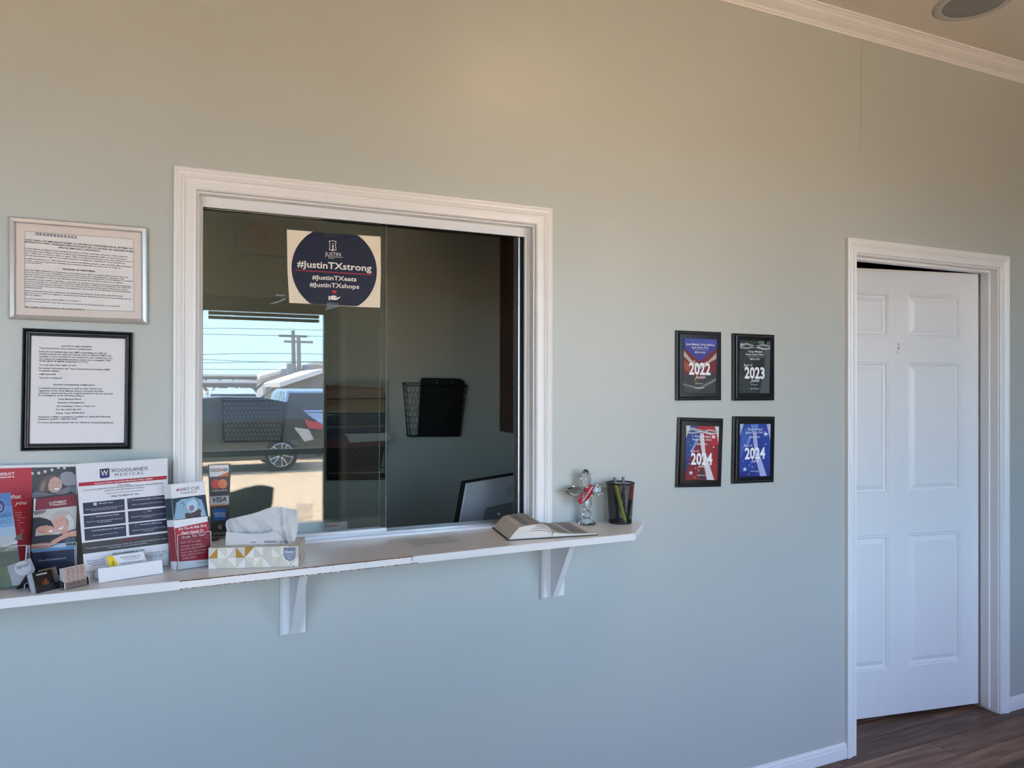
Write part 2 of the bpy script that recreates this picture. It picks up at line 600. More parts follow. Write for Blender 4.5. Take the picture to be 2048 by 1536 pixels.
# --- ceiling speaker
spk = thing('ceiling_speaker', (2.853, -.30, ZC), 'round grey ceiling speaker grille near the crown moulding', 'speaker')
spc = (2.853, -.305, 0)
mb = MB(); mb.lathe([(.108, ZC), (.135, ZC), (.137, ZC - .002), (.133, ZC - .005), (.112, ZC - .006), (.108, ZC - .004)], spc, n=48, cap=False)
mb.build('bezel', mat('speaker_bezel', (.55, .53, .50, 1), rough=.6), spk, smooth=True, angle=40)
mb = MB(); mb.lathe([(.001, ZC - .0035), (.108, ZC - .0035), (.108, ZC)], spc, n=48)
mb.build('grille', mat('speaker_grille', (.30, .295, .29, 1), rough=.6, metal=.2, bump=.6, bscale=900), spk)

# --- warm flush ceiling lamp over the waiting side (above the frame)
LAMP_STRENGTH = 15.0
lamp = thing('ceiling_lamp', (1.42, -1.12, ZC - .10), 'round warm ceiling lamp above the waiting side, out of the picture', 'lamp')
MB().lathe([(.19, ZC - .0005), (.19, ZC - .022), (.175, ZC - .026), (.172, ZC - .018)], (1.42, -1.12, 0), n=40, cap=False).build('rim', WHTL, lamp, smooth=True, angle=40)
MB().lathe([(.172, ZC - .020), (.160, ZC - .050), (.120, ZC - .080), (.060, ZC - .096), (.002, ZC - .100)], (1.42, -1.12, 0), n=40, cap=False).build('diffuser', mat('lamp_diffuser', (.8, .78, .72, 1), rough=.5, emit=(1.0, .73, .46, 1), estr=LAMP_STRENGTH), lamp, smooth=True)

# ================================================================== panelled door, hinged at the right and standing ajar
HX, HY = 3.476, .085
dpl = Plane((HX, HY, 0), -9.71, 0)
LW, Z0D, Z1D = .905, .0175, 2.0375
door = thing('door_1', (HX, HY, Z0D), 'white six-panel door standing slightly ajar', 'door', kind='structure')
def dl(a, z, c=0.0):
    p = dpl.loc(a, 0, c); return (p[0], p[1], z)
cols = [(-.800, -.506), (-.401, -.105)]
rws = [(.227, .835), (1.020, 1.617), (1.732, 1.930)]
xs_ = [-LW] + [v for c_ in cols for v in c_] + [0]
zs_ = [Z0D] + [v for r_ in rws for v in r_] + [Z1D]
slab = MB()
for i in range(len(xs_) - 1):
    for j in range(len(zs_) - 1):
        if i in (1, 3) and j in (1, 3, 5): continue
        slab.quad(dl(xs_[i], zs_[j]), dl(xs_[i + 1], zs_[j]), dl(xs_[i + 1], zs_[j + 1]), dl(xs_[i], zs_[j + 1]))
T = -.035
slab.quad(dl(-LW, Z0D, T), dl(0, Z0D, T), dl(0, Z1D, T), dl(-LW, Z1D, T))
for a_, b_ in (((-LW, Z0D), (0, Z0D)), ((0, Z0D), (0, Z1D)), ((0, Z1D), (-LW, Z1D)), ((-LW, Z1D), (-LW, Z0D))):
    slab.quad(dl(*a_), dl(*b_), dl(*b_, T), dl(*a_, T))
slab.build('leaf', DOORP, door, fix=True)
for c_ in cols:
    for r_ in rws:
        mb = MB()
        loops = []
        for ins, dep in ((0, 0), (.004, -.0035), (.009, -.0022), (.013, -.0085), (.020, -.0095), (.040, -.0030), (.042, -.0030)):
            x0, x1, z0, z1 = c_[0] + ins, c_[1] - ins, r_[0] + ins, r_[1] - ins
            loops.append([dl(x0, z0, dep), dl(x1, z0, dep), dl(x1, z1, dep), dl(x0, z1, dep)])
        v = [p for l in loops for p in l]
        f = []
        for k in range(len(loops) - 1):
            for i in range(4):
                j = (i + 1) % 4
                f.append((k * 4 + i, k * 4 + j, k * 4 + 4 + j, k * 4 + 4 + i))
        f.append(tuple(len(v) - 4 + i for i in range(4)))
        mb.add(v, f)
        mb.build('door_panel', DOORP, door)
# peg marks left by a removed sign
mk = MB()
for x, y, s in ((1797, 688, 1.6), (1798, 693, 1.4), (1797.5, 697, 1.8), (1796, 697.5, 1.2), (1794, 704, 1.2), (1797.5, 705, 1.0), (1794.5, 708, .8)):
    q = dpl.up([(x - s, y - s), (x + s, y - s * .6), (x + s * .8, y + s), (x - s * .7, y + s)], .0006)
    mk.add(q, [(0, 1, 2, 3)])
mk.build('glue_mark', mat('glue_residue', (.30, .29, .27, 1), rough=.8), door, fix=False)
# frame of the door: jambs, head, stops
fr = thing('trim_4', (DX0, 0, 0), 'white door frame with stop strips inside the casing', 'door frame', kind='structure')
JX0, JX1, JZ = DX0 + .006, DX1 - .006, DZ1 - .006
MB().box(DX0 + .0001, JX0, 0, WT, 0, JZ).build('jamb', TRIM, fr)
MB().box(JX1, DX1 - .0001, 0, WT, 0, JZ).build('jamb', TRIM, fr)
MB().box(DX0 + .0001, DX1 - .0001, 0, WT, JZ, DZ1 - .0001).build('head', TRIM, fr)
MB().box(JX0, JX0 + .011, .035, .072, .012, JZ - .011).build('stop', TRIM, fr)
MB().box(JX1 - .011, JX1, .035, .072, .012, JZ - .011).build('stop', TRIM, fr)
MB().box(JX0, JX1, .035, .072, JZ - .011, JZ).build('stop', TRIM, fr)
# room behind the door
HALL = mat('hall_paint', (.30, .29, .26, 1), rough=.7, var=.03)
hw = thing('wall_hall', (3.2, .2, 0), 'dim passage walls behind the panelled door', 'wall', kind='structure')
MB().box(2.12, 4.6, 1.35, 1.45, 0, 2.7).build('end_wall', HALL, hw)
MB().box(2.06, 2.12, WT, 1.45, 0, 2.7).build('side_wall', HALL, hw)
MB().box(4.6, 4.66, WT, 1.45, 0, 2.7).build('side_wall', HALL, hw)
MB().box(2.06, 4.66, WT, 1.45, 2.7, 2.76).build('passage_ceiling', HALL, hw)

# ================================================================== reception window
win = thing('window_1', (.586, 0, WZ0), 'sliding reception window with white frame and two glass panes pushed left', 'window', kind='structure')
MB().box(WX0 + .0001, .0800, 0, WT, WZ0 + .001, 2.0325).build('jamb', TRIM, win)
MB().box(1.0920, WX1 - .0001, 0, WT, WZ0 + .001, 2.0325).build('jamb', TRIM, win)
MB().box(.0800, 1.0920, 0, WT, 2.0270, 2.0325).build('head', TRIM, win)
# aluminium frame: front lip, then channels
mb = MB(); mb.box(.0800, .0908, .032, .040, 1.049, 2.027); mb.box(.0800, .0850, .040, .105, 1.049, 2.027); mb.build('frame_stile', ALU, win)
mb = MB(); mb.box(1.0765, 1.0920, .032, .040, 1.049, 2.027); mb.box(1.0865, 1.0920, .028, .105, 1.049, 2.027)
mb.build('frame_stile', ALU, win)
mb = MB(); mb.box(.0908, 1.0765, .032, .040, 1.9985, 2.027); mb.box(.085, 1.0865, .040, .105, 2.018, 2.027); mb.build('frame_head', ALU, win)
for y in (.050, .068, .086):
    mb = MB(); mb.box(1.0620, 1.0860, y, y + .0022, 1.052, 2.012); mb.build('track_fin', METAL, win)
mb = MB(); mb.box(1.0700, 1.0864, .0402, .104, 1.052, 2.016); mb.build('felt_liner', FELT, win)
mb = MB(); mb.box(.0910, 1.0618, .0402, .104, 2.004, 2.0178); mb.build('felt_liner', FELT, win)
mb = MB(); mb.box(.0800, 1.0920, .028, .110, 1.0452, 1.0520); mb.build('sill_track', ALU, win)
for y in (.046, .062, .080, .098):
    mb = MB(); mb.box(.0912, 1.0618, y, y + .002, 1.0520, 1.0585); mb.build('track_fin', METAL, win)
# two panes, both pushed to the left
PA = .614; PB = .5985
mb = MB(); mb.box(.0915, PA, .055, .060, 1.0600, 2.0035); mb.build('glass_pane', PANE, win, label='front pane of the sliding glass')
mb = MB(); mb.box(.0915, PB, .072, .077, 1.0600, 2.0035); mb.build('glass_pane', PANE, win, label='rear pane of the sliding glass')
GE = mat('glass_edge', (.20, .26, .24, 1), rough=.2)
mb = MB(); mb.box(PA, PA + .0016, .055, .060, 1.0690, 2.0035); mb.build('pane_edge', GE, win)
mb = MB(); mb.box(PB, PB + .0014, .072, .077, 1.0690, 2.0035); mb.build('pane_edge', GE, win)
mb = MB(); mb.box(.0915, PA + .002, .0485, .0545, 1.0530, 1.0690); mb.box(.0915, PA + .002, .0605, .064, 1.0530, 1.0690); mb.build('pane_shoe', ALU, win)
mb = MB(); mb.box(.0915, PB + .002, .0690, .0715, 1.0530, 1.0690); mb.box(.0915, PB + .002, .0775, .080, 1.0530, 1.0690); mb.build('pane_shoe', ALU, win)

# ================================================================== office behind the glass
OX0, OX1, OY = -.9, 2.02, 1.64
MB().box(OX0, OX1, OY, OY + .1, 0, 2.7).build('wall_office_back', OFFP, label='dim grey green office wall behind the reception window', kind='structure', cat='wall')
MB().box(OX0 - .06, OX0, WT, OY + .1, 0, 2.7).build('wall_office_left', OFFP, label='office side wall to the left behind the glass', kind='structure', cat='wall')
MB().box(OX1, OX1 + .03, WT, OY + .1, 0, 2.7).build('wall_office_right', OFFP, label='office side wall behind the brown cabinet', kind='structure', cat='wall')
MB().box(OX0 - .06, OX1 + .03, WT, OY + .1, 2.7, 2.76).build('ceiling_office', OFFP, label='ceiling of the dim office', kind='structure', cat='ceiling')
# brown cabinet on the right office wall
BRN = mat('brown_laminate', (.075, .030, .014, 1), rough=.45, var=.2, vscale=6, stretch=(4, 4, .35))
EDG = mat('orange_edge_band', (.20, .062, .018, 1), rough=.4)
cab = thing('wall_cabinet', (1.86, 1.3, 1.25), 'dark brown wall cabinet with orange edge in the dim office', 'cabinet')
MB().box(1.715, OX1, .75, OY, 1.25, 2.62).build('body', BRN, cab)
for y0, y1 in ((.752, 1.190), (1.194, OY - .002)):
    dd = MB().box(1.697, 1.7145, y0, y1, 1.253, 2.617).build('door', BRN, cab)
    MB().box(1.6955, 1.6972, y1 - .012, y1, 1.253, 2.617).build('edge_band', EDG, dd)

# ================================================================== street side (mirrored in the reception glass)
GZ = -.15
GRAVEL = mat('gravel', (.69, .475, .27, 1), rough=.95, var=.32, vscale=16, bump=.5, bscale=60)
MB().quad((-150, YB - .15, GZ), (200, YB - .15, GZ), (200, -320, GZ), (-150, -320, GZ)).build('ground', GRAVEL, label='sunlit tan gravel parking lot seen mirrored in the glass', kind='structure', cat='ground')
MB().box(XL - .3, XR + .3, YB - .75, YB - .15, GZ, -.005).build('pavement', mat('concrete', (.50, .47, .42, 1), rough=.9, var=.08, vscale=12, bump=.2, bscale=120), label='concrete doorstep outside the street door', kind='structure', cat='pavement')
BRZ = mat('dark_bronze', (.022, .021, .020, 1), rough=.4, metal=.3)
sdoor = thing('door_2', (.6, YB - .05, 0), 'glazed street door in dark frame, mirrored in the reception glass', 'door', kind='structure')
mb = MB(); mb.box(SD[0], SD[0] + .035, YB - .12, YB - .02, 0, SD[3]); mb.build('frame', BRZ, sdoor)
mb = MB(); mb.box(SD[1] - .035, SD[1], YB - .12, YB - .02, 0, SD[3]); mb.build('frame', BRZ, sdoor)
mb = MB(); mb.box(SD[0] + .035, SD[1] - .035, YB - .12, YB - .02, SD[3] - .04, SD[3]); mb.build('frame', BRZ, sdoor)
GL0, GL1, GT = .215, .985, 1.995
mb = MB(); mb.box(SD[0] + .038, GL0, YB - .09, YB - .045, .01, SD[3] - .043); mb.build('stile', BRZ, sdoor)
mb = MB(); mb.box(GL1, SD[1] - .038, YB - .09, YB - .045, .01, SD[3] - .043); mb.build('stile', BRZ, sdoor)
mb = MB(); mb.box(GL0, GL1, YB - .09, YB - .045, GT, SD[3] - .043); mb.build('top_rail', BRZ, sdoor)
mb = MB(); mb.box(GL0, GL1, YB - .09, YB - .045, .01, .24); mb.build('bottom_rail', BRZ, sdoor)
mb = MB(); mb.box(GL0, GL1, YB - .070, YB - .064, .24, GT); mb.build('pane', DGLASS, sdoor)
mb = MB(); mb.box(GL0 - .03, GL1 + .03, YB + .005, YB + .035, 1.045, 1.085); mb.box(GL0 - .03, GL0, YB - .045, YB + .005, 1.045, 1.085); mb.box(GL1, GL1 + .03, YB - .045, YB + .005, 1.045, 1.085)
mb.build('push_bar', BRZ, sdoor)
WHT = mat('white_plastic', (.75, .75, .74, 1), rough=.45)
mb = MB(); mb.box(1.098, 1.128, YB - .005, YB + .014, 0, SD[3] + .05); mb.build('edge_strip', TRIM, sdoor)
# required-exit notice across the top of the door glass
def wall_text(s, x_at_left_for_reader, x_at_right, z, cap, y, m, bold=0.0):
    """lettering on the street wall, read from inside the room (facing -Y)"""
    v, f = glyphs(s, bold)
    lo, hi = v[:, 0].min(), v[:, 0].max()
    tt = (v[:, 0] - lo) / (hi - lo)
    X = x_at_left_for_reader + tt * (x_at_right - x_at_left_for_reader)
    P = np.stack([X, np.full(len(X), y), z + v[:, 1] / CAP * cap], 1)
    return MB().add(P, f, m)
nz = thing('door_notice_strip', (.6, YB - .06, 1.94), 'long dark notice strip across the top of the mirrored door glass', 'sign')
SGN = mat('sign_strip', (.035, .033, .032, 1), rough=.5)
MB().box(.247, .956, YB - .0635, YB - .0615, 1.9655, 1.990).build('strip', SGN, nz)
MB().box(.247, .956, YB - .0635, YB - .0615, 1.938, 1.9605).build('strip', SGN, nz)
wall_text('THIS DOOR MUST REMAIN UNLOCKED DURING BUSINESS HOURS', .945, .258, 1.9715, .013, YB - .0612, mat('sign_letters', (.55, .53, .50, 1), rough=.5)).build('lettering', parent=nz, fix=False, kind='stuff')
nt_ = thing('door_note', (.83, YB - .06, .53), 'white handwritten note on the mirrored street door glass', 'note')
NOTEP = bpy.data.materials.new('thin_note_paper'); NOTEP.use_nodes = True
tn = NOTEP.node_tree; tn.nodes.clear()
no_ = tn.nodes.new('ShaderNodeOutputMaterial'); nm_ = tn.nodes.new('ShaderNodeMixShader'); nd_ = tn.nodes.new('ShaderNodeBsdfDiffuse'); ntl = tn.nodes.new('ShaderNodeBsdfTranslucent')
nd_.inputs[0].default_value = (.75, .72, .64, 1); ntl.inputs[0].default_value = (.80, .77, .68, 1); nm_.inputs[0].default_value = .65
tn.links.remove(no_.inputs['Surface'].links[0]) if no_.inputs['Surface'].links else None
ntr = tn.nodes.new('ShaderNodeBsdfTransparent'); nm2 = tn.nodes.new('ShaderNodeMixShader'); nm2.inputs[0].default_value = .72
tn.links.new(nd_.outputs[0], nm_.inputs[1]); tn.links.new(ntl.outputs[0], nm_.inputs[2]); tn.links.new(nm_.outputs[0], nm2.inputs[1]); tn.links.new(ntr.outputs[0], nm2.inputs[2]); tn.links.new(nm2.outputs[0], no_.inputs['Surface'])
MB().quad((.80, YB - .0625, .535), (.915, YB - .0625, .535), (.915, YB - .0625, .70), (.80, YB - .0625, .70)).build('paper', NOTEP, nt_)
mb = MB()
for k, z in enumerate((.665, .64, .60, .57)):
    for i in range(5):
        x = .89 - i * .016
        mb.box(x - .010, x, YB - .0619, YB - .0615, z + .003 * (i % 2), z + .003 * (i % 2) + .003)
mb.build('handwriting', mat('note_ink', (.25, .24, .22, 1), rough=.6), nt_, kind='stuff')
ex = thing('exit_sign', (.567, YB, 2.37), 'exit sign above the street door, mirrored faintly in the glass', 'sign')
MB().box(.41, .725, YB + .001, YB + .035, 2.365, 2.605).build('housing', mat('exit_housing', (.50, .53, .48, 1), rough=.5), ex)
wall_text('EXIT', .672, .462, 2.408, .155, YB + .0358, mat('exit_red', (.42, .16, .13, 1), rough=.5, emit=(1, .12, .08, 1), estr=.12), bold=.02).build('lettering', parent=ex, fix=False, kind='stuff')
for nm, w in (('window_2', W2), ('window_3', W3)):
    w_ = thing(nm, ((w[0] + w[1]) / 2, YB - .1, w[2]), 'large shop window in the street wall behind the viewer, ' + ('left' if nm[-1] == '2' else 'right') + ' of its door', 'window', kind='structure')
    for a_ in ((w[0], w[0] + .045, w[2], w[3]), (w[1] - .045, w[1], w[2], w[3]), (w[0] + .045, w[1] - .045, w[3] - .045, w[3]), (w[0] + .045, w[1] - .045, w[2], w[2] + .045)):
        MB().box(a_[0], a_[1], YB - .12, YB - .06, a_[2], a_[3]).build('frame', WHT, w_)
    MB().box(w[0] + .045, w[1] - .045, YB - .093, YB - .088, w[2] + .045, w[3] - .045).build('pane', DGLASS, w_)
    pd = bpy.data.lights.new('daylight_portal', 'AREA')
    pd.shape = 'RECTANGLE'; pd.size = w[1] - w[0]; pd.size_y = w[3] - w[2]
    pd.cycles.is_portal = True
    po = bpy.data.objects.new('daylight_portal', pd); COL.objects.link(po)
    po.location = ((w[0] + w[1]) / 2, YB - .13, (w[2] + w[3]) / 2)
    po.rotation_euler = (math.radians(90), 0, 0)
pd = bpy.data.lights.new('daylight_portal', 'AREA')
pd.shape = 'RECTANGLE'; pd.size = SD[1] - SD[0]; pd.size_y = SD[3]
pd.cycles.is_portal = True
po = bpy.data.objects.new('daylight_portal', pd); COL.objects.link(po)
po.location = ((SD[0] + SD[1]) / 2, YB - .13, SD[3] / 2)
po.rotation_euler = (math.radians(90), 0, 0)

# --- vehicles
TYRE = mat('tyre_rubber', (.012, .012, .012, 1), rough=.85)
RIMS = mat('alloy_rim', (.62, .63, .65, 1), rough=.3, metal=.6)
RIMD = mat('dark_rim', (.03, .03, .032, 1), rough=.5)
CARG = mat('car_window', (.018, .022, .022, 1), rough=.08, spec=.6)
REDL = mat('tail_light', (.45, .015, .02, 1), rough=.15)
CLRL = mat('clear_light', (.45, .43, .42, 1), rough=.2)
PLT = mat('licence_plate', (.6, .6, .6, 1), rough=.5)
def car(loc, heading, paint, label, L=4.4, W=1.78, H=1.43, kind='hatch', group=None):
    """local x runs from the nose (0) to the tail (L)"""
    ca, sa = math.cos(heading), math.sin(heading)
    def tr(p):
        x, y, z = p
        return (loc[0] + x * ca - y * sa, loc[1] + x * sa + y * ca, loc[2] + z)
    root = thing('parked_car', loc, label, 'car', group)
    s = L / 4.4; h = H / 1.43
    low = [(.02, .34), (0, .50), (.06, .68), (.30, .80), (1.15, .93), (2.2, .955), (3.9, 1.0), (4.25, .98), (4.37, .86), (4.40, .62), (4.33, .36), (4.15, .24), (.25, .22)]
    low = [(x * s, z * h) for x, z in low]
    mb = MB()
    n = len(low)
    rows2 = []
    for yy, dz in ((-W / 2, 0), (W / 2, 0)):
        rows2.append([tr((x, yy * (1.0 if z < .85 * h else .955), z)) for x, z in low])
    v = rows2[0] + rows2[1]
    f = [tuple(range(n)), tuple(range(n, 2 * n))]
    for i in range(n):
        j = (i + 1) % n
        f.append((i, j, n + j, n + i))
    mb.add(v, f)
    mb.build('body', paint, root)
    if kind == 'hatch':
        cb = [(1.10, .925), (1.95, 1.385), (2.45, 1.43), (3.25, 1.415), (3.85, 1.30), (4.22, .985)]
    else:
        cb = [(1.05, .925), (1.70, 1.38), (2.3, 1.43), (3.6, 1.43), (4.1, 1.36), (4.34, .985)]
    cb = [(x * s, z * h) for x, z in cb]
    def half(z):
        return W / 2 * (.94 - .22 * (z - .92 * h) / (.51 * h))
    mb = MB(); m_ = len(cb)
    v = [tr((x, -half(z), z)) for x, z in cb] + [tr((x, half(z), z)) for x, z in cb]
    f = [tuple(range(m_)), tuple(range(m_, 2 * m_))] + [(i, (i + 1) % m_, m_ + (i + 1) % m_, m_ + i) for i in range(m_)]
    mb.add(v, f); mb.build('cabin', paint, root)
    def lerp(p, q, t_): return (p[0] + (q[0] - p[0]) * t_, p[1] + (q[1] - p[1]) * t_)
    # side windows
    for sgn in (-1, 1):
        for wq in ([(1.35, .985), (2.02, 1.345), (2.45, 1.375), (2.50, .985)], [(2.58, .985), (2.53, 1.375), (3.25, 1.36), (3.55, 1.30), (3.62, 1.03)]):
            q = [(x * s, z * h) for x, z in wq]
            mb = MB(); mb.slab([tr((x, sgn * (half(z) + .004), z)) for x, z in q], np.array(tr((0, sgn * .004, 0))) - np.array(tr((0, 0, 0))))
            mb.build('side_window', CARG, root)
    # windscreen and rear screen
    for a_, b_ in ((cb[0], cb[1]), (cb[-1], cb[-2])):
        p, q = lerp(a_, b_, .10), lerp(a_, b_, .90)
        d = np.array([q[1] - p[1], -(q[0] - p[0])]); d = d / np.hypot(*d) * .006
        if (a_[0] < L / 2) == (d[0] > 0): d = -d
        mb = MB()
        pts = [tr((p[0] + d[0], -half(p[1]) * .92, p[1] + d[1])), tr((p[0] + d[0], half(p[1]) * .92, p[1] + d[1])), tr((q[0] + d[0], half(q[1]) * .92, q[1] + d[1])), tr((q[0] + d[0], -half(q[1]) * .92, q[1] + d[1]))]
        mb.add(pts, [(0, 1, 2, 3)]); mb.build('windscreen', CARG, root)
    # wheels
    for wx in (.84 * s, 3.58 * s):
        for sgn in (-1, 1):
            ax = np.array(tr((0, sgn, 0))) - np.array(tr((0, 0, 0)))
            c_ = tr((wx, sgn * (W / 2 - .20), .32))
            w_ = MB(); w_.lathe([(.215, .0), (.31, .01), (.32, .04), (.32, .175), (.305, .205), (.225, .210), (.215, .17)], c_, axis=ax, n=24, cap=False)
            wh = w_.build('wheel', TYRE, root, smooth=True, angle=40)
            d_ = MB(); d_.lathe([(.001, .196), (.216, .203)], c_, axis=ax, n=20, cap=False); d_.build('rim_disc', RIMD, wh)
            sp = MB()
            cc = Vector(c_) + Vector(ax) * .212
            e1 = Vector(np.array(tr((1, 0, 0))) - np.array(tr((0, 0, 0)))); e2 = Vector((0, 0, 1))
            for k in range(5):
                for da in (-.16, .16):
                    a0, a1 = 2 * math.pi * k / 5 + da * .6, 2 * math.pi * k / 5 + da * 1.5
                    sp.tube([cc + (e1 * math.cos(a0) + e2 * math.sin(a0)) * .035, cc + (e1 * math.cos(a1) + e2 * math.sin(a1)) * .218], .011, 5)
            ring = [cc + (e1 * math.cos(2 * math.pi * k / 28) + e2 * math.sin(2 * math.pi * k / 28)) * .222 for k in range(28)]
            sp.tube(ring, .008, 5, closed=True)
            sp.build('spokes', RIMS, wh)
    # lights, bumpers, plate
    for sgn in (-1, 1):
        mb = MB()
        mb.hexa([tr((4.02 * s, sgn * (W / 2 * .955 + .012), .985 * h)), tr((4.34 * s, sgn * (W / 2 * .955 + .012), .92 * h)), tr((4.42 * s, sgn * (W / 2 + .008), .78 * h)), tr((4.10 * s, sgn * (W / 2 + .012), .82 * h)),
                 tr((4.02 * s, sgn * W / 2 * .6, .985 * h)), tr((4.34 * s, sgn * W / 2 * .6, .92 * h)), tr((4.42 * s, sgn * W / 2 * .6, .78 * h)), tr((4.10 * s, sgn * W / 2 * .6, .82 * h))])
        mb.build('tail_light', REDL, root)
        mb = MB()
        mb.hexa([tr((3.82 * s, sgn * (W / 2 + .006), .84 * h)), tr((4.10 * s, sgn * (W / 2 + .008), .80 * h)), tr((4.20 * s, sgn * (W / 2 + .008), .60 * h)), tr((4.02 * s, sgn * (W / 2 + .006), .56 * h)),
                 tr((3.82 * s, sgn * (W / 2 - .05), .84 * h)), tr((4.10 * s, sgn * (W / 2 - .05), .80 * h)), tr((4.20 * s, sgn * (W / 2 - .05), .60 * h)), tr((4.02 * s, sgn * (W / 2 - .05), .56 * h))])
        mb.build('reflector_lens', CLRL, root)
        mb = MB()
        mb.hexa([tr((.02 * s, sgn * W / 2 * .9, .60 * h)), tr((.30 * s, sgn * (W / 2 + .004), .66 * h)), tr((.36 * s, sgn * (W / 2 + .004), .78 * h)), tr((.16 * s, sgn * W / 2 * .85, .745 * h)),
                 tr((.03 * s, sgn * W / 2 * .5, .60 * h)), tr((.40 * s, sgn * W / 2 * .6, .66 * h)), tr((.40 * s, sgn * W / 2 * .6, .79 * h)), tr((.14 * s, sgn * W / 2 * .5, .735 * h))])
        mb.build('head_light', CLRL, root)
    mb = MB(); mb.box(0, .01, -.3, .3, .36, .52)
    mb = MB(); mb.hexa([tr((-.012, -.45, .38)), tr((-.012, .45, .38)), tr((-.006, .42, .55)), tr((-.006, -.42, .55)), tr((.05, -.45, .38)), tr((.05, .45, .38)), tr((.05, .42, .55)), tr((.05, -.42, .55))])
    mb.build('grille', RIMD, root)
    mb = MB(); mb.hexa([tr((L, -.16, .62)), tr((L, .16, .62)), tr((L, .16, .72)), tr((L, -.16, .72)), tr((L + .012, -.16, .62)), tr((L + .012, .16, .62)), tr((L + .012, .16, .72)), tr((L + .012, -.16, .72))])
    mb.build('plate', PLT, root)
    return root
P_DARK = mat('charcoal_car_paint', (.020, .021, .021, 1), rough=.22, coat=.6)
P_WHITE = mat('white_car_paint', (.62, .62, .62, 1), rough=.3, coat=.5)
P_BLUE = mat('steel_blue_car_paint', (.16, .22, .33, 1), rough=.3, coat=.5)
P_SILV = mat('silver_car_paint', (.40, .41, .42, 1), rough=.3, coat=.5)
YC = .12 - 12.80
car((-1.56, YC - .90, GZ), 0, P_DARK, 'charcoal hatchback parked side-on, nearest car mirrored in the glass', H=1.44)
q = MIR(470, 785, -21.0)
car((q[0], -19.9, GZ), math.radians(-90), P_WHITE, 'white car mirrored in the glass, nearer of the two white roofs', L=4.5, H=1.50, kind='suv')
q = MIR(470, 779, -28.5)
car((q[0] - .15, -24.9, GZ), math.radians(-90), P_WHITE, 'white car mirrored in the glass, farther of the two white roofs', L=4.6, H=1.56, kind='suv')
q = MIR(614, 800, -18.0)
car((q[0], -15.0, GZ), math.radians(-90), P_BLUE, 'steel blue car mirrored at the right of the glass behind the hatchback', L=4.6, W=1.85, H=1.58, kind='suv')
q = MIR(650, 785, -26.0)
car((q[0] + .6, -24.0, GZ), math.radians(-90), P_SILV, 'silver car mirrored at the far right beside the grey shed', L=4.5, H=1.5)
# --- sheds, carport, poles
ROOFM = mat('white_metal_roof', (.72, .72, .70, 1), rough=.5, var=.04, vscale=3)
SHED = mat('grey_siding', (.22, .22, .22, 1), rough=.8, var=.15, vscale=1.5)
def gable(name, label, apex, eave_l, dist, depth, wall_m, base_half=None):
    a = MIR(*apex, -dist); e = MIR(*eave_l, -dist)
    half = abs(a[0] - e[0])
    root = thing(name, (a[0], -dist - depth / 2, GZ), label, 'building')
    zl = e[2]
    m1 = MB(); m1.slab([(a[0] - half * .94, -dist - .3, GZ), (a[0] + half * .94, -dist - .3, GZ), (a[0] + half * .94, -dist - .3, zl), (a[0], -dist - .3, a[2] - .12), (a[0] - half * .94, -dist - .3, zl)], (0, -depth, 0))
    m1.build('walls', wall_m, root)
    for s_ in (-1, 1):
        mb = MB(); mb.slab([(a[0], -dist, a[2]), (a[0] + s_ * half, -dist, zl), (a[0] + s_ * half, -dist, zl - .22), (a[0], -dist, a[2] - .22)], (0, -depth - .6, 0))
        mb.build('roof_slope', ROOFM, root)
    return root
gable('metal_shed', 'long shed with white gable roof mirrored behind the blue car, nearer one', (646, 737), (560, 765), 34.0, 6.0, SHED)
gable('metal_shed', 'tall shed with white gable roof mirrored at the upper right, farther one', (634, 722), (520, 752), 52.0, 16.0, mat('pale_siding', (.5, .53, .58, 1), rough=.8))
STEEL = mat('carport_steel', (.20, .19, .18, 1), rough=.6)
def carport(label, y_top, dist, posts, x0, x1):
    p0, p1 = MIR(x0, y_top, -dist), MIR(x1, y_top, -dist)
    z = (p0[2] + p1[2]) / 2
    root = thing('carport', ((p0[0] + p1[0]) / 2, -dist, GZ), label, 'carport')
    MB().box(p0[0] - 8, p1[0], -dist - 5, -dist, z - .12, z).build('roof', ROOFM, root)
    MB().box(p0[0] - 8, p1[0], -dist - .12, -dist - .02, z - .30, z - .12).build('beam', STEEL, root)
    for px in posts:
        q = MIR(px, y_top, -dist)
        MB().box(q[0] - .09, q[0] + .09, -dist - .16, -dist - .02, GZ, z - .3).build('post', STEEL, root)
        for s_ in (-1, 1):
            mb = MB(); mb.tube([(q[0], -dist - .08, z - 1.05), (q[0] + s_ * .75, -dist - .08, z - .3)], .06, 4); mb.build('brace', STEEL, root)
carport('open carport with braced posts mirrored at the left, nearer one', 760.5, 31.0, (447, 509), 402, 514)
carport('open carport with braced posts mirrored at the left, farther one', 748.5, 42.0, (440, 505), 402, 514)
POLE = mat('weathered_pole', (.30, .29, .28, 1), rough=.9)
def pole(label, top, bottom, dist, tx):
    a, b_ = MIR(*top, -dist), MIR(*bottom, -dist)
    root = thing('utility_pole', (b_[0], -dist, GZ), label, 'utility pole')
    mb = MB(); mb.tube([(b_[0], -dist, GZ), (a[0], -dist, a[2])], [.17, .12], 8); mb.build('shaft', POLE, root)
    mb = MB(); mb.box(a[0] - .9, a[0] + .9, -dist - .08, -dist + .08, a[2] - .45, a[2] - .30); mb.build('crossarm', POLE, root)
    for sx, dz in tx:
        mb = MB(); mb.lathe([(.22, 0), (.24, .1), (.24, .75), (.2, .85)], (a[0] + sx, -dist, a[2] + dz), n=12); mb.build('transformer', mat('transformer_grey', (.33, .35, .37, 1), rough=.6), root)
    return a
pa = pole('tall utility pole mirrored in the glass, left one of the pair', (586, 661), (590, 728), 49.0, ((-.55, -3.4), (.5, -3.5)))
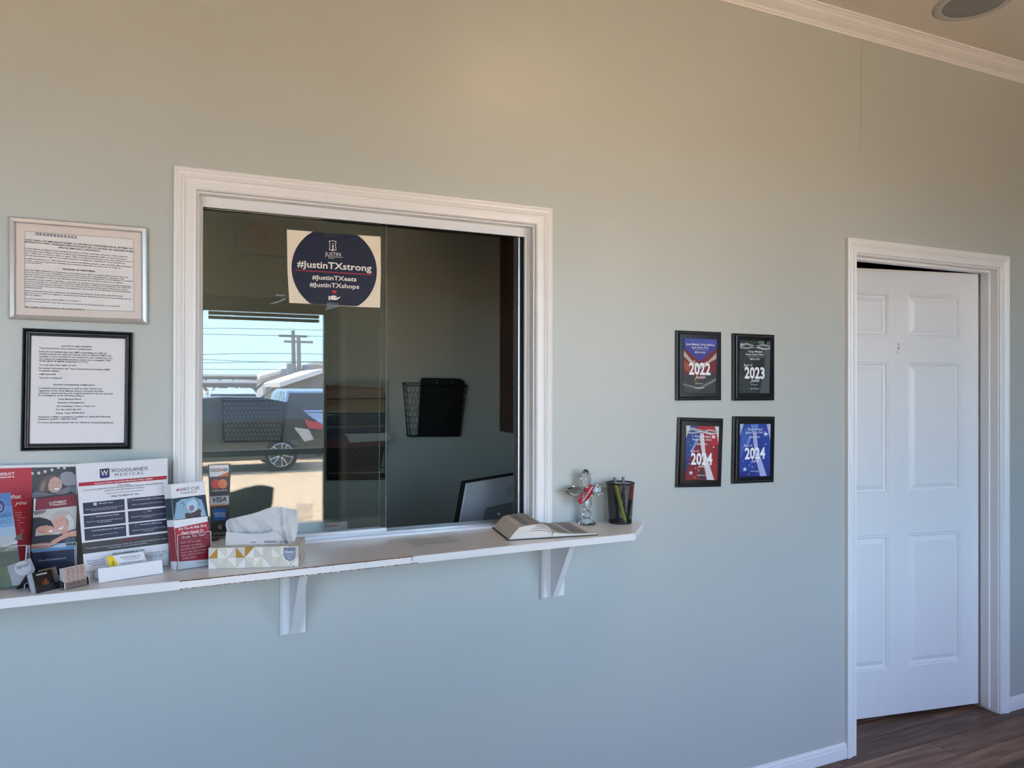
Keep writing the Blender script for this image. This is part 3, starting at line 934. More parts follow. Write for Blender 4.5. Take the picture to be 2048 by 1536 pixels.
pb = pole('utility pole mirrored in the glass, right one of the pair', (597, 672), (600, 744), 47.0, ((-.5, -2.6), (.5, -2.7)))
WIRE = mat('wire_dark', (.05, .05, .05, 1), rough=.6)
for k, (y0, ym, y1) in enumerate(((657, 658, 664), (668, 671, 674.5), (710, 707, 711), (717, 724, 722), (726, 724, 723), (738, 739, 739))):
    pts = []
    for i in range(13):
        f_ = i / 12
        x = 380 + f_ * (720 - 380)
        y = y0 * (1 - f_) ** 2 + 2 * f_ * (1 - f_) * (ym * 2 - (y0 + y1) / 2) + y1 * f_ ** 2
        pts.append(MIR(x, y, -48.0 - .25 * k))
    MB().tube(pts, .017, 4).build('power_line', WIRE, label='power line crossing the mirrored sky, number %s from the top' % ('one', 'two', 'three', 'four', 'five', 'six')[k], cat='wire', group='power lines in the mirrored sky')

# ================================================================== counter shelf
ZS = 1.045
SH = bpy.data.materials.new('shelf_paint')
SH.use_nodes = True
t = SH.node_tree
b = t.nodes['Principled BSDF']
b.inputs['Roughness'].default_value = .26
b.inputs['Specular IOR Level'].default_value = .5
geo = t.nodes.new('ShaderNodeNewGeometry')
sp_ = t.nodes.new('ShaderNodeSeparateXYZ'); t.links.new(geo.outputs['Position'], sp_.inputs[0])
ns = t.nodes.new('ShaderNodeTexNoise'); ns.inputs['Scale'].default_value = 130; ns.inputs['Detail'].default_value = 5; ns.inputs['Roughness'].default_value = .75
t.links.new(geo.outputs['Position'], ns.inputs['Vector'])
ns2 = t.nodes.new('ShaderNodeTexNoise'); ns2.inputs['Scale'].default_value = 9; t.links.new(geo.outputs['Position'], ns2.inputs['Vector'])
def M_(op, a, c_, clamp=False):
    n = t.nodes.new('ShaderNodeMath'); n.operation = op; n.use_clamp = clamp
    for i, q in enumerate((a, c_)):
        if isinstance(q, (int, float)): n.inputs[i].default_value = q
        else: t.links.new(q, n.inputs[i])
    return n.outputs[0]
# paint worn off along the front arris: distance from the top edge, roughened by noise, only along part of the edge
dtop = M_('ABSOLUTE', M_('SUBTRACT', sp_.outputs['Z'], ZS - .0008), 0)
front = M_('LESS_THAN', M_('SUBTRACT', sp_.outputs['Y'], M_('MULTIPLY', M_('SUBTRACT', sp_.outputs['X'], .0202), .0391)), -.2748)
edge = M_('ADD', M_('MULTIPLY', dtop, 260), M_('MULTIPLY', ns.outputs['Fac'], 1.35))
xin = M_('MULTIPLY', M_('GREATER_THAN', sp_.outputs['X'], .03), M_('LESS_THAN', sp_.outputs['X'], .62))
chip = M_('MULTIPLY', M_('MULTIPLY', M_('LESS_THAN', edge, 1.02), front), xin)
bot = M_('LESS_THAN', M_('ADD', M_('MULTIPLY', M_('ABSOLUTE', M_('SUBTRACT', sp_.outputs['Z'], ZS - .0195), 0), 300), M_('MULTIPLY', ns.outputs['Fac'], 1.4)), .95)
chip = M_('MAXIMUM', chip, M_('MULTIPLY', M_('MULTIPLY', bot, front), xin))
mx = t.nodes.new('ShaderNodeMix'); mx.data_type = 'RGBA'
t.links.new(chip, mx.inputs[0])
mx.inputs[6].default_value = (.80, .785, .775, 1); mx.inputs[7].default_value = (.13, .060, .035, 1)
t.links.new(mx.outputs[2], b.inputs['Base Color'])
bp2 = t.nodes.new('ShaderNodeBump'); bp2.inputs['Strength'].default_value = .25; bp2.inputs['Distance'].default_value = .001
t.links.new(M_('MULTIPLY', ns.outputs['Fac'], M_('MULTIPLY', front, xin)), bp2.inputs['Height']); t.links.new(bp2.outputs[0], b.inputs['Normal'])

shelf = thing('counter_shelf', (.5, -.12, ZS - .022), 'long white counter shelf with chipped front edge below the reception window', 'shelf')
pts = [(-1.25, -.2965), (-.3221, -.2826), (.0202, -.2765), (.8357, -.2446), (1.332, -.237), (1.4699, -.0822), (1.4640, -.0004), (WX1 - .001, -.0004), (WX1 - .001, .028), (WX0 + .001, .028), (WX0 + .001, -.0004), (-1.25, -.0004)]
TH = .0205
mb = MB()
top_in = []
n = len(pts)
v = [(x, y, ZS - TH) for x, y in pts] + [(x, y, ZS - .0015) for x, y in pts]
ins = [(x, y + (.0015 if y < -.2 else 0), ZS) for x, y in pts]
v += ins
f = [tuple(range(n)), tuple(range(2 * n, 3 * n))]
for L0 in (0, n):
    for i in range(n):
        j = (i + 1) % n
        f.append((L0 + i, L0 + j, L0 + n + j, L0 + n + i))
mb.add(v, f)
mb.build('top', SH, shelf)
SHW = mat('bracket_paint', (.80, .79, .785, 1), rough=.35, var=.02, vscale=40, bump=.1, bscale=120)
MB().box(-1.25, 1.4140, -.0205, -.0003, ZS - .062, ZS - TH - .0003).build('cleat', SHW, shelf)
def bracket(xp0, xp1, xw0, xw1, zb, ztop, reach):
    c7 = .0065
    zt_ = ZS - .0625
    pl_ = MB(); pl_.hexa([(xp0, -.0003, zb), (xp1, -.0003, zb), (xp1, -.0003, zt_), (xp0, -.0003, zt_), (xp0, -.0125, zb), (xp1, -.0125, zb), (xp1, -.0125, zt_), (xp0, -.0125, zt_)])
    pl_.hexa([(xp0, -.0125, zb), (xp1, -.0125, zb), (xp1, -.0125, zt_), (xp0, -.0125, zt_), (xp0 + c7, -.0195, zb + c7), (xp1 - c7 * .3, -.0195, zb + c7), (xp1 - c7 * .3, -.0195, zt_), (xp0 + c7, -.0195, zt_)])
    br = pl_.build('bracket', SHW, shelf)
    w_ = MB(); w_.slab([(xw0, -.0198, zb + .008), (xw0, -.0198, ZS - TH - .0004), (xw0, -reach, ZS - TH - .0004), (xw0, -reach, ZS - TH - .012), (xw0, -.034, zb + .008)], (xw1 - xw0, 0, 0))
    w_.build('web', SHW, br)
bracket(1.1190, 1.2010, 1.1480, 1.1680, .806, 0, .155)
bracket(.2930, .3640, .3180, .3400, .798, 0, .190)

# ================================================================== framed notices on the wall
SILV = mat('brushed_silver', (.62, .61, .60, 1), rough=.3, metal=.55, spec=.5)
BLKF = mat('black_frame_lacquer', (.010, .010, .012, 1), rough=.3)
PAPER = mat('white_paper', (.76, .74, .745, 1), rough=.75, var=.01, vscale=40)
MATB = mat('cream_mat_board', (.70, .63, .59, 1), rough=.8)
def framed(name, label, cat, outer, inner, prof, fm, zoom):
    """outer, inner: pixel corners TL TR BR BL; prof: (t from outer to inner, depth off the wall)"""
    O = [PY(*zoom(*p), 0) for p in outer]
    I = [PY(*zoom(*p), -.008) for p in inner]
    root = thing(name, ((O[0][0] + O[1][0]) / 2, 0, min(p[2] for p in O)), label, cat)
    for k in range(4):
        j = (k + 1) % 4
        rows = []
        for t_, d in prof:
            rows.append([(O[q][0] + (I[q][0] - O[q][0]) * t_, -d, O[q][2] + (I[q][2] - O[q][2]) * t_) for q in (k, j)])
        MB().grid(rows).build('frame_rail', fm, root)
    return root, O, I
z1 = Zm(0, 420, 6.4)
root, O, I = framed('notice_frame', 'silver framed Spanish employee notice on the wall, upper of the two frames', 'framed notice',
                    [(115, 92), (1882, 235), (1888, 1465), (120, 1395)], [(200, 160), (1808, 290), (1815, 1395), (200, 1340)],
                    [(0, 0), (0, .014), (.25, .0155), (.8, .013), (.9, .009), (1.0, .008)], SILV, z1)
wp = Plane((0, -.006, 0), 0, 0)
MB().slab(wp.up([z1(*p) for p in [(180, 145), (1825, 275), (1830, 1410), (180, 1355)]]), (0, .004, 0)).build('mat_board', MATB, root)
wp2 = Plane((0, -.0066, 0), 0, 0)
MB().slab(wp2.up([z1(*p) for p in [(318, 270), (1708, 375), (1715, 1300), (318, 1250)]]), (0, .0005, 0)).build('sheet', PAPER, root)
pr = Printer(wp2, .0003)
# bevel line of the mat window
pr.line([z1(318, 270), z1(1708, 375), z1(1715, 1300), z1(318, 1250), z1(318, 270)], .7, '#8a7f78', 1)
INK = (38, 38, 42)
for i in range(60):
    if (i * 7) % 5 != 2:
        x = 442 + i * 9.0
        w = 5.5 if i % 3 else 3.5
        yb = 322 + (x - 442) * .088
        pr.poly([z1(x, yb - 38), z1(x + w, yb - 38 + .5), z1(x + w, yb), z1(x, yb)], (70, 66, 84), 1)
SP = [("AVISO PARA LOS EMPLEADOS SOBRE LA ASISTENCIA DISPONIBLE EN EL SISTEMA DE", 318, 388, 1695, 506, 1),
      ("MPENSACI\u00d3N PARA TRABAJADORES POR PARTE DE LA OFICINA DE ASESOR\u00cdA P\u00daBLI", 318, 415, 1705, 543, 1),
      ("PARA EL EMPLEADO LESIONADO", 748, 488, 1280, 535, 1),
      ("ha lesionado en el trabajo? Como empleado lesionado en Texas, usted tiene derecho a recibir asistencia", 318, 498, 1635, 608, 0),
      ("uita por parte de la Oficina de Asesor\u00eda P\u00fablica para el Empleado Lesionado (Office of Injured Employee", 318, 527, 1622, 638, 0),
      ("nsel \u2013 OIEC, por su nombre y siglas en ingl\u00e9s). OIEC es la agencia estatal que ayuda a los empleados que no", 318, 556, 1700, 672, 0),
      ("ten con representaci\u00f3n legal con sus reclamaciones en el sistema de compensaci\u00f3n para trabajadores.", 318, 585, 1605, 692, 0),
      ("d puede comunicarse con OIEC llamando a su n\u00famero de tel\u00e9fono gratuito, 1-866-393-6432. M\u00e1s informaci\u00f3n", 318, 625, 1698, 738, 0),
      ("e OIEC y sobre el Programa de Ombudsman se encuentra disponible en el sitio web de la agencia", 318, 655, 1548, 752, 0),
      ("w.oiec.texas.gov).", 318, 680, 535, 690, 0),
      ("PROGRAMA DE OMBUDSMAN", 800, 765, 1215, 795, 1),
      ("\u00c9 ES UN OMBUDSMAN? Un Ombudsman es un empleado de OIEC que puede asistir si usted tiene una", 318, 775, 1640, 868, 0),
      ("ta con la aseguradora de su empleador. La asistencia por parte de un Ombudsman es gratuita. Cada", 318, 800, 1590, 890, 0),
      ("udsman cuenta con una licencia de ajustador de compensaci\u00f3n para trabajadores y ha completado un extenso", 318, 828, 1700, 920, 0),
      ("rama de capacitaci\u00f3n, el cual ha sido dise\u00f1ado espec\u00edficamente para asistirle a usted con su disputa.", 318, 855, 1580, 942, 0),
      ("Ombudsman puede ayudarle a identificar y desarrollar los asuntos en disputa en su caso e intentar resolverlos.", 318, 890, 1680, 985, 0),
      ("s asuntos no pueden ser resueltos, el Ombudsman puede ayudarle a solicitar un procedimiento de resoluci\u00f3n", 318, 918, 1675, 1005, 0),
      ("sputas ante el Departamento de Seguros de Texas, Divisi\u00f3n de Compensaci\u00f3n para Trabajadores (Texas", 318, 945, 1635, 1030, 0),
      ("rtment of Insurance, Division of Workers' Compensation). Una vez que el procedimiento ha sido programado,", 318, 972, 1678, 1058, 0),
      ("Ombudsman puede:", 318, 998, 535, 1008, 0),
      ("udarle a prepararse para el procedimiento (Conferencia para Revisi\u00f3n de Beneficios [Benefit Review", 318, 1038, 1575, 1112, 0),
      ("nference, por su nombre en ingl\u00e9s] y/o Audiencia para Disputar Beneficios [Contested Case Hearing, por su", 318, 1065, 1675, 1148, 0),
      ("nbre en ingl\u00e9s] );", 318, 1092, 535, 1105, 0),
      ("istir al procedimiento con usted y hablar en su nombre, y", 318, 1140, 1035, 1175, 0),
      ("udarle con una apelaci\u00f3n o con una respuesta a la apelaci\u00f3n de una aseguradora, si es necesario.", 318, 1172, 1545, 1242, 0),
      ("28 C\u00f3digo Administrativo de Texas \u00a7276.5", 318, 1244, 1075, 1279, 0)]
for s, x0, y0, x1, y1, bd in SP:
    pr.text(s, *z1(x0 + 2, y0), *z1(x1, y1), (19 if bd else 16.5) / 6.4, INK, bold=.022 if bd else .008)
pr.line([z1(318, 1247), z1(1075, 1282)], .35, INK, 1)
pr.build(root)
z2 = Zm(30, 640, 5.688)
root, O, I = framed('notice_frame', 'black framed HMO patients notice on the wall, lower of the two frames', 'framed notice',
                    [(95, 95), (1340, 145), (1322, 1465), (70, 1487)], [(185, 178), (1253, 215), (1240, 1395), (165, 1407)],
                    [(0, 0), (0, .011), (.15, .015), (.3, .0165), (.38, .013), (.5, .0165), (.62, .0165), (.70, .012), (.85, .0125), (1.0, .008)], BLKF, z2)
MB().slab(wp.up([z2(*p) for p in [(178, 170), (1260, 208), (1247, 1402), (158, 1414)]]), (0, .004, 0)).build('sheet', PAPER, root)
pr = Printer(wp, .0003)
for s, x0, y0, x1, y1 in [("NOTICE TO HMO PATIENTS", 528, 305, 875, 315), ("Texas law protects your access to medical care.", 277, 325, 875, 343),
        ("If you are not satisfied that your HMO is providing you with the", 275, 365, 1047, 388), ("medical services you need, you should write or call your HMO and", 275, 392, 1095, 415),
        ("complain. If your complaint is not resolved to your satisfaction, you", 275, 420, 1108, 443), ("can request an independent panel to review your complaint. THIS", 275, 448, 1087, 470),
        ("PANEL MUST BE MADE AVAILABLE TO YOU.", 275, 475, 832, 488), ("You may have other rights as well.", 273, 518, 695, 525),
        ("For further information call: Texas Department of Insurance HMO", 272, 555, 1083, 573), ("Complaint Helpline", 272, 583, 510, 588), ("1-800-252-3439", 272, 625, 466, 627),
        ("*Servicio en Espanol", 272, 665, 533, 668), ("NOTICE CONCERNING COMPLAINTS", 438, 745, 908, 750), ("Complaints about physicians, as well as other license and", 268, 782, 988, 790),
        ("registrants of the Texas Medical Board, including physician", 268, 812, 1005, 818), ("assistants, acupuncturists, and surgical assistants may be reported", 267, 838, 1113, 846),
        ("for investigation at the following address:", 267, 865, 783, 870), ("Texas Medical Board", 488, 908, 750, 908), ("Attention: Investigations", 480, 948, 787, 948),
        ("333 Guadalupe, Tower 3, Suite 610", 472, 988, 910, 988), ("P.O. Box 2018, MC-263", 466, 1027, 753, 1027), ("Austin, Texas 78768-2018", 464, 1067, 788, 1065),
        ("Assistance in filing a complaint is available by calling the following", 260, 1110, 1085, 1107), ("telephone number: 1-800-201-9353", 260, 1136, 703, 1134),
        ("For more information please visit our website at www.tmb.state.tx.us", 260, 1174, 1117, 1172)]:
    pr.text(s, *z2(x0, y0), *z2(x1, y1), 17 / 5.688, (34, 34, 40), bold=.016)
pr.line([z2(868, 1180), z2(1117, 1178)], .35, (34, 34, 40), 1)
pr.build(root)

# ================================================================== award plaques
PLQB = mat('black_plaque_lacquer', (.007, .007, .008, 1), rough=.22)
def plaque(cx, cz, roll, label):
    w, h = .2045, .2515
    c_, s_ = math.cos(math.radians(roll)), math.sin(math.radians(roll))
    root = thing('award_plaque', (cx, 0, cz - h / 2), label, 'plaque', 'award plaques beside the door')
    loops = []
    for ins, d in ((0, 0), (0, .006), (.004, .009), (.006, .0090), (.010, .0145), (.013, .0155), (.016, .0155)):
        a, b_ = w / 2 - ins, h / 2 - ins
        loops.append([(cx + x * c_ - z * s_, -d - .0004, cz + x * s_ + z * c_) for x, z in ((-a, -b_), (a, -b_), (a, b_), (-a, b_))])
    v = [p for l in loops for p in l]
    f = [(3, 2, 1, 0)]
    for k in range(len(loops) - 1):
        for i in range(4):
            j = (i + 1) % 4
            f.append((k * 4 + i, k * 4 + j, k * 4 + 4 + j, k * 4 + 4 + i))
    f.append(tuple(len(v) - 4 + i for i in range(4)))
    MB().add(v, f).build('board', PLQB, root)
    return root
ppl = Plane((0, -.0162, 0), 0, 0)
def plate(root, q, m):
    MB().slab(Plane((0, -.0168, 0)).up(q), (0, .0009, 0)).build('plate', m, root)
def star(pr, cx, cy_, r, c, layer, n=5):
    pts = []
    for k in range(2 * n):
        a = -math.pi / 2 + k * math.pi / n
        rr = r if k % 2 == 0 else r * .36
        pts.append((cx + rr * math.cos(a), cy_ + rr * math.sin(a)))
    pr.poly(pts, c, layer)
W_ = (238, 238, 240)
za = Zm(1330, 640, 8.533)
zb = Zm(1330, 815, 8.533)
Ppl = Plane((0, -.0168, 0), 0, 0)
# 2022
r_ = plaque(1.7640, 1.5800, 0.0, 'black award plaque reading 2022 with blue chevron, upper left of four')
plate(r_, [za(325, 308), za(888, 333), za(862, 1245), za(305, 1240)], ink((52, 50, 46)))
pr = Printer(Ppl)
pr.poly([za(322, 470), za(880, 490), za(868, 900), za(760, 900), za(590, 1045), za(430, 900), za(312, 930)], (112, 26, 30), 1)
pr.poly([za(318, 690), za(420, 760), za(430, 900), za(330, 850)], (150, 70, 40), 2)
pr.poly([za(322, 520), za(470, 700), za(600, 760), za(740, 700), za(880, 560), za(876, 660), za(740, 740), za(600, 840), za(450, 740), za(320, 620)], (176, 160, 150), 2)
pr.poly([za(325, 310), za(888, 335), za(880, 480), za(600, 705), za(322, 480)], (52, 56, 140), 3)
pr.poly([za(325, 310), za(888, 335), za(884, 400), za(600, 440), za(324, 400)], (66, 74, 160), 4)
pr.poly([za(310, 1080), za(580, 1150), za(868, 990), za(866, 1040), za(590, 1190), za(308, 1110)], (112, 116, 116), 2)
pr.poly([za(480, 1000), za(560, 1040), za(540, 1130), za(500, 1100)], (70, 84, 34), 2)
for k in range(5):
    pr.line([za(330 + k * 40, 1130 + k * 10), za(420 + k * 40, 1235)], .5, (100, 104, 100), 3)
pr.text('Justin Medical | Virtue Medical', *za(362, 428), *za(845, 445), 4.2, W_, bold=.006, layer=6)
pr.text('Kevin Davis, PA-C', *za(460, 482), *za(745, 490), 4.0, W_, bold=.006, layer=6)
pr.line([za(470, 503), za(745, 512)], .35, W_, 6)
pr.text('MEDICAL CLINIC', *za(510, 562), *za(692, 568), 3.2, W_, bold=.01, layer=6)
pr.text('Best of', *za(398, 712), *za(520, 716), 4.2, (220, 210, 200), shear=.3, layer=6)
pr.text('2022', *za(410, 925), *za(776, 933), 22.5, W_, bold=.03, layer=7)
pr.text('Justin', *za(505, 998), *za(690, 1000), 6.5, W_, shear=.45, layer=7)
pr.text('Presented by', *za(530, 1093), *za(648, 1093), 1.9, W_, layer=6)
pr.text('Award Program', *za(510, 1165), *za(668, 1165), 2.2, W_, bold=.01, layer=6)
pr.build(r_)
# 2023
r_ = plaque(2.0225, 1.5778, 0.0, 'black award plaque reading 2023 with dark fern picture, upper right of four')
plate(r_, [za(1280, 348), za(1798, 362), za(1780, 1250), za(1262, 1245)], ink((40, 46, 44)))
pr = Printer(Ppl)
pr.poly([za(1700, 360), za(1798, 362), za(1780, 1250), za(1620, 1248), za(1700, 800)], (72, 82, 86), 1)
pr.poly([za(1600, 355), za(1740, 362), za(1720, 420), za(1590, 400)], (92, 104, 100), 1)
pr.poly([za(1530, 700), za(1640, 560), za(1700, 760), za(1580, 1240), za(1480, 1245)], (30, 34, 36), 1)
for k in range(12):
    x, y = 1265 + (k % 4) * 60, 960 + (k // 4) * 90
    pr.line([za(x, y), za(x + 70, y + 40), za(x + 110, y + 100)], .5, (96, 108, 102), 2)
for k in range(5):
    pr.line([za(1270, 560 + k * 60), za(1400, 520 + k * 70), za(1500, 480 + k * 90)], .5, (70, 84, 74), 2)
pr.poly([za(1282, 400), za(1400, 395), za(1540, 440), za(1700, 480), za(1795, 470), za(1795, 498), za(1690, 512), za(1530, 470), za(1400, 425), za(1284, 450)], (176, 178, 178), 3)
pr.poly([za(1284, 450), za(1400, 470), za(1540, 440), za(1680, 410), za(1795, 440), za(1780, 455), za(1660, 440), za(1540, 470), za(1400, 495), za(1284, 480)], (150, 152, 152), 3)
pr.text('Business Hall of Fame', *za(1338, 420), *za(1770, 495), 2.6, (40, 40, 42), bold=.02, layer=5)
pr.text('Virtue Medical', *za(1420, 553), *za(1662, 558), 4.0, W_, bold=.008, layer=6)
pr.text('Kevin Davis, PA-C', *za(1382, 602), *za(1688, 608), 4.0, W_, bold=.008, layer=6)
pr.line([za(1410, 625), za(1675, 632)], .35, W_, 6)
pr.text('MEDICAL CLINIC', *za(1450, 680), *za(1618, 682), 3.2, W_, bold=.01, layer=6)
pr.text('Best of', *za(1348, 790), *za(1490, 788), 4.6, W_, shear=.1, layer=6)
pr.text('2023', *za(1358, 990), *za(1700, 1000), 21.5, W_, bold=.03, layer=7)
pr.text('Justin', *za(1455, 1058), *za(1610, 1058), 6.5, W_, shear=.45, layer=7)
pr.text('Presented by', *za(1468, 1110), *za(1580, 1110), 1.9, W_, layer=6)
pr.text('Award Program', *za(1450, 1180), *za(1602, 1180), 2.2, W_, bold=.01, layer=6)
pr.build(r_)
# 2024 red and blue
def ribbons(pr, zz, dx, dy, cols, wide):
    for (q, c, l) in cols:
        pr.poly([zz(x + dx, y + dy) for x, y in q], c, l)
r_ = plaque(1.7690, 1.2640, -2.3, 'black award plaque reading 2024 in red and blue, lower left of four')
plate(r_, [zb(362, 308), zb(922, 325), zb(892, 1238), zb(340, 1235)], ink((128, 26, 32)))
pr = Printer(Ppl)
for q, c, l in [([(362, 308), (545, 315), (600, 520), (455, 760), (345, 1150)], (38, 66, 132), 1), ([(545, 315), (922, 325), (910, 620), (760, 700), (620, 420)], (176, 36, 40), 1),
                ([(540, 520), (580, 540), (480, 740), (430, 760)], (110, 150, 200), 2), ([(600, 440), (660, 440), (690, 760), (840, 1238), (715, 1235), (640, 860), (600, 560)], (214, 204, 206), 3),
                ([(660, 440), (760, 520), (900, 1000), (892, 1238), (840, 1238), (690, 760)], (150, 30, 34), 2), ([(362, 308), (440, 312), (362, 520)], (196, 200, 206), 2),
                ([(850, 322), (922, 325), (912, 620), (880, 430)], (206, 204, 204), 2), ([(600, 1080), (640, 1060), (700, 1235), (600, 1234)], (60, 44, 60), 2), ([(350, 860), (430, 940), (345, 1150)], (30, 48, 100), 2)]:
    pr.poly([zb(*p) for p in q], c, l)
pr.poly([zb(375, 365), zb(460, 345), zb(640, 385), zb(780, 430), zb(905, 425), zb(905, 448), zb(770, 465), zb(620, 420), zb(460, 385), zb(375, 400)], (200, 200, 202), 5)
pr.poly([zb(375, 400), zb(470, 425), zb(620, 400), zb(760, 372), zb(905, 405), zb(900, 425), zb(760, 400), zb(620, 430), zb(470, 450), zb(372, 435)], (170, 170, 174), 4)
pr.text('Business Hall of Fame', *zb(425, 372), *zb(865, 445), 2.6, (36, 36, 40), bold=.02, layer=7)
for x, y, rr in ((828, 500, 5.6), (442, 1115, 5.2), (475, 490, 1.6), (830, 680, 2.2), (410, 958, 1.6), (522, 1040, 1.8), (575, 1075, 2), (508, 1195, 1.6), (443, 650, 1.3), (400, 590, 1.0)):
    star(pr, *zb(x, y), rr, (228, 226, 230), 5)
pr.text('Virtue Medical', *zb(505, 505), *zb(770, 515), 4.0, W_, bold=.008, layer=7)
pr.text('Kevin Davis, PA-C', *zb(470, 560), *zb(795, 570), 4.0, W_, bold=.008, layer=7)
pr.text('MEDICAL CLINIC', *zb(545, 638), *zb(722, 640), 3.2, W_, bold=.01, layer=7)
pr.text('Best of', *zb(438, 762), *zb(580, 758), 4.6, W_, shear=.2, layer=7)
pr.text('2024', *zb(442, 968), *zb(808, 975), 22.0, W_, bold=.03, layer=8)
pr.text('Justin', *zb(555, 1020), *zb(715, 1018), 5.5, W_, shear=.45, layer=8)
pr.text('Award Program', *zb(548, 1165), *zb(690, 1165), 2.2, W_, bold=.01, layer=7)
pr.build(r_)
r_ = plaque(2.0225, 1.2655, -1.2, 'black award plaque reading 2024 all in blue, lower right of four')
plate(r_, [zb(1280, 282), zb(1802, 282), zb(1788, 1165), zb(1268, 1185)], ink((34, 62, 150)))
pr = Printer(Ppl)
for q, c, l in [([(1280, 282), (1345, 282), (1280, 480)], (170, 184, 210), 2), ([(1735, 282), (1802, 282), (1795, 560)], (170, 182, 210), 2), ([(1460, 290), (1600, 285), (1560, 420), (1500, 430)], (90, 130, 196), 1),
                ([(1300, 420), (1440, 300), (1500, 440), (1400, 640), (1275, 900)], (58, 90, 170), 1), ([(1440, 480), (1475, 500), (1430, 620), (1390, 640)], (120, 140, 200), 2),
                ([(1505, 440), (1560, 430), (1590, 720), (1735, 1168), (1625, 1172), (1545, 860), (1505, 560)], (166, 172, 214), 3), ([(1560, 430), (1640, 560), (1790, 1040), (1788, 1165), (1735, 1168), (1590, 720)], (30, 52, 134), 2),
                ([(1270, 1100), (1500, 1080), (1625, 1172), (1268, 1185)], (24, 40, 128), 2)]:
    pr.poly([zb(*p) for p in q], c, l)
for x, y, rr in ((1720, 452, 5.8), (1362, 1055, 5.2), (1722, 625, 1.8), (1330, 912, 1.2), (1440, 985, 1.6), (1490, 1015, 1.8), (1428, 1132, 1.6), (1383, 455, 1.4), (1320, 690, 1.0)):
    star(pr, *zb(x, y), rr, (226, 228, 240), 5)
pr.text('Virtue Medical', *zb(1412, 388), *zb(1665, 388), 4.0, W_, bold=.006, layer=7)
pr.text('Kevin Davis, PA-C', *zb(1382, 443), *zb(1690, 440), 4.0, W_, bold=.006, layer=7)
pr.text('MEDICAL CLINIC', *zb(1450, 520), *zb(1618, 518), 3.2, W_, bold=.01, layer=7)
pr.text('Best of', *zb(1350, 670), *zb(1490, 662), 4.6, W_, shear=.2, layer=7)
pr.text('2024', *zb(1362, 878), *zb(1708, 868), 21.5, W_, bold=.03, layer=8)
pr.text('Justin', *zb(1460, 935), *zb(1610, 928), 5.5, W_, shear=.45, layer=8)
pr.text('Award Program', *zb(1458, 1098), *zb(1600, 1092), 2.2, W_, bold=.01, layer=7)
pr.build(r_)

# ================================================================== on the glass
zs = Zm(560, 450, 8.532)
sg = thing('taped_poster', (.45, .05, 1.68), 'cream poster with navy circle and Justin hashtags taped to the glass', 'poster')
gpl = Plane((0, .0540, 0), 0, 0)
gpl2 = Plane((0, .0515, 0), 0, 0)
oc = [zs(118, 78), zs(540, 112), zs(1100, 158), zs(1716, 198), zs(1722, 800), zs(1706, 1410), zs(1340, 1398), zs(560, 1348), zs(160, 1328), zs(128, 800)]
MB().slab(gpl2.up(oc), (0, .0025, 0)).build('sheet', mat('cream_card', (.80, .69, .53, 1), rough=.6), sg)
pr = Printer(gpl2, .0004)
NAVY = (20, 24, 50)
cxs, cys = zs(925, 760)
rx, ry = 728 / 8.532, 725 / 8.532
circ = []
for k in range(72):
    a = 2 * math.pi * k / 72
    x, y = 925 + 728 * math.cos(a), 760 + 725 * math.sin(a) + (math.cos(a)) * 35
    ytop = 78 + (x - 118) * .0752
    ybot = 1328 + (x - 160) * .053
    y = max(ytop + 2, min(ybot - 2, y))
    circ.append(zs(x, y))
pr.poly(circ, NAVY, 1)
WT_ = (236, 230, 218)
pr.text('#JustinTXstrong', *zs(292, 712), *zs(1562, 790), 108 / 8.532, WT_, bold=.016, layer=3)
pr.line([zs(255, 768), zs(1588, 850)], 1.8, (176, 40, 52), 3)
pr.text('#JustinTXeats', *zs(548, 922), *zs(1305, 962), 72 / 8.532, WT_, bold=.016, layer=3)
pr.text('#JustinTXshops', *zs(508, 1048), *zs(1350, 1088), 72 / 8.532, WT_, bold=.016, layer=3)
pr.text('JUSTIN', *zs(768, 522), *zs(1036, 530), 58 / 8.532, WT_, bold=.0, layer=3)
pr.text('Economic Development', *zs(820, 545), *zs(1072, 557), 14 / 8.532, WT_, bold=.02, layer=3)
pr.text('Corporation', *zs(820, 566), *zs(925, 572), 10 / 8.532, WT_, bold=.02, layer=3)
pr.text('j', *zs(878, 405), *zs(915, 405), 100 / 8.532, WT_, bold=.0, layer=4)
shield = [(840, 268), (868, 278), (900, 262), (932, 282), (958, 275), (950, 310), (945, 350), (952, 400), (958, 425), (930, 428), (900, 440), (870, 425), (842, 428), (848, 395), (852, 350), (846, 305)]
pr.line([zs(*p) for p in shield] + [zs(*shield[0])], 1.1, WT_, 3)
hrt = []
for k in range(28):
    a = 2 * math.pi * k / 28
    hx = 16 * math.sin(a) ** 3
    hy = 13 * math.cos(a) - 5 * math.cos(2 * a) - 2 * math.cos(3 * a) - math.cos(4 * a)
    hrt.append(zs(928 + hx * 2.6, 1140 - hy * 2.4))
pr.poly(hrt, (190, 36, 44), 3)
pr.poly([zs(*p) for p in [(828, 1212), (856, 1212), (854, 1282), (828, 1278)]], WT_, 3)
pr.poly([zs(*p) for p in [(864, 1215), (905, 1202), (962, 1210), (968, 1225), (920, 1238), (975, 1242), (1015, 1225), (1032, 1228), (990, 1268), (950, 1282), (862, 1272)]], WT_, 4)
pr.build(sg)
for q, lb in (([(740, 98), (972, 108), (972, 205), (735, 200)], 'strip of clear tape on the top edge of the cream poster'), ([(800, 1318), (990, 1330), (1000, 1400), (770, 1460), (800, 1385)], 'crinkled clear tape on the bottom edge of the cream poster')):
    MB().slab(Plane((0, .0502, 0)).up([zs(*p) for p in q]), (0, .0003, 0)).build('clear_tape', TAPE, label=lb, cat='tape')
z5 = Zm(390, 400, 4.8)
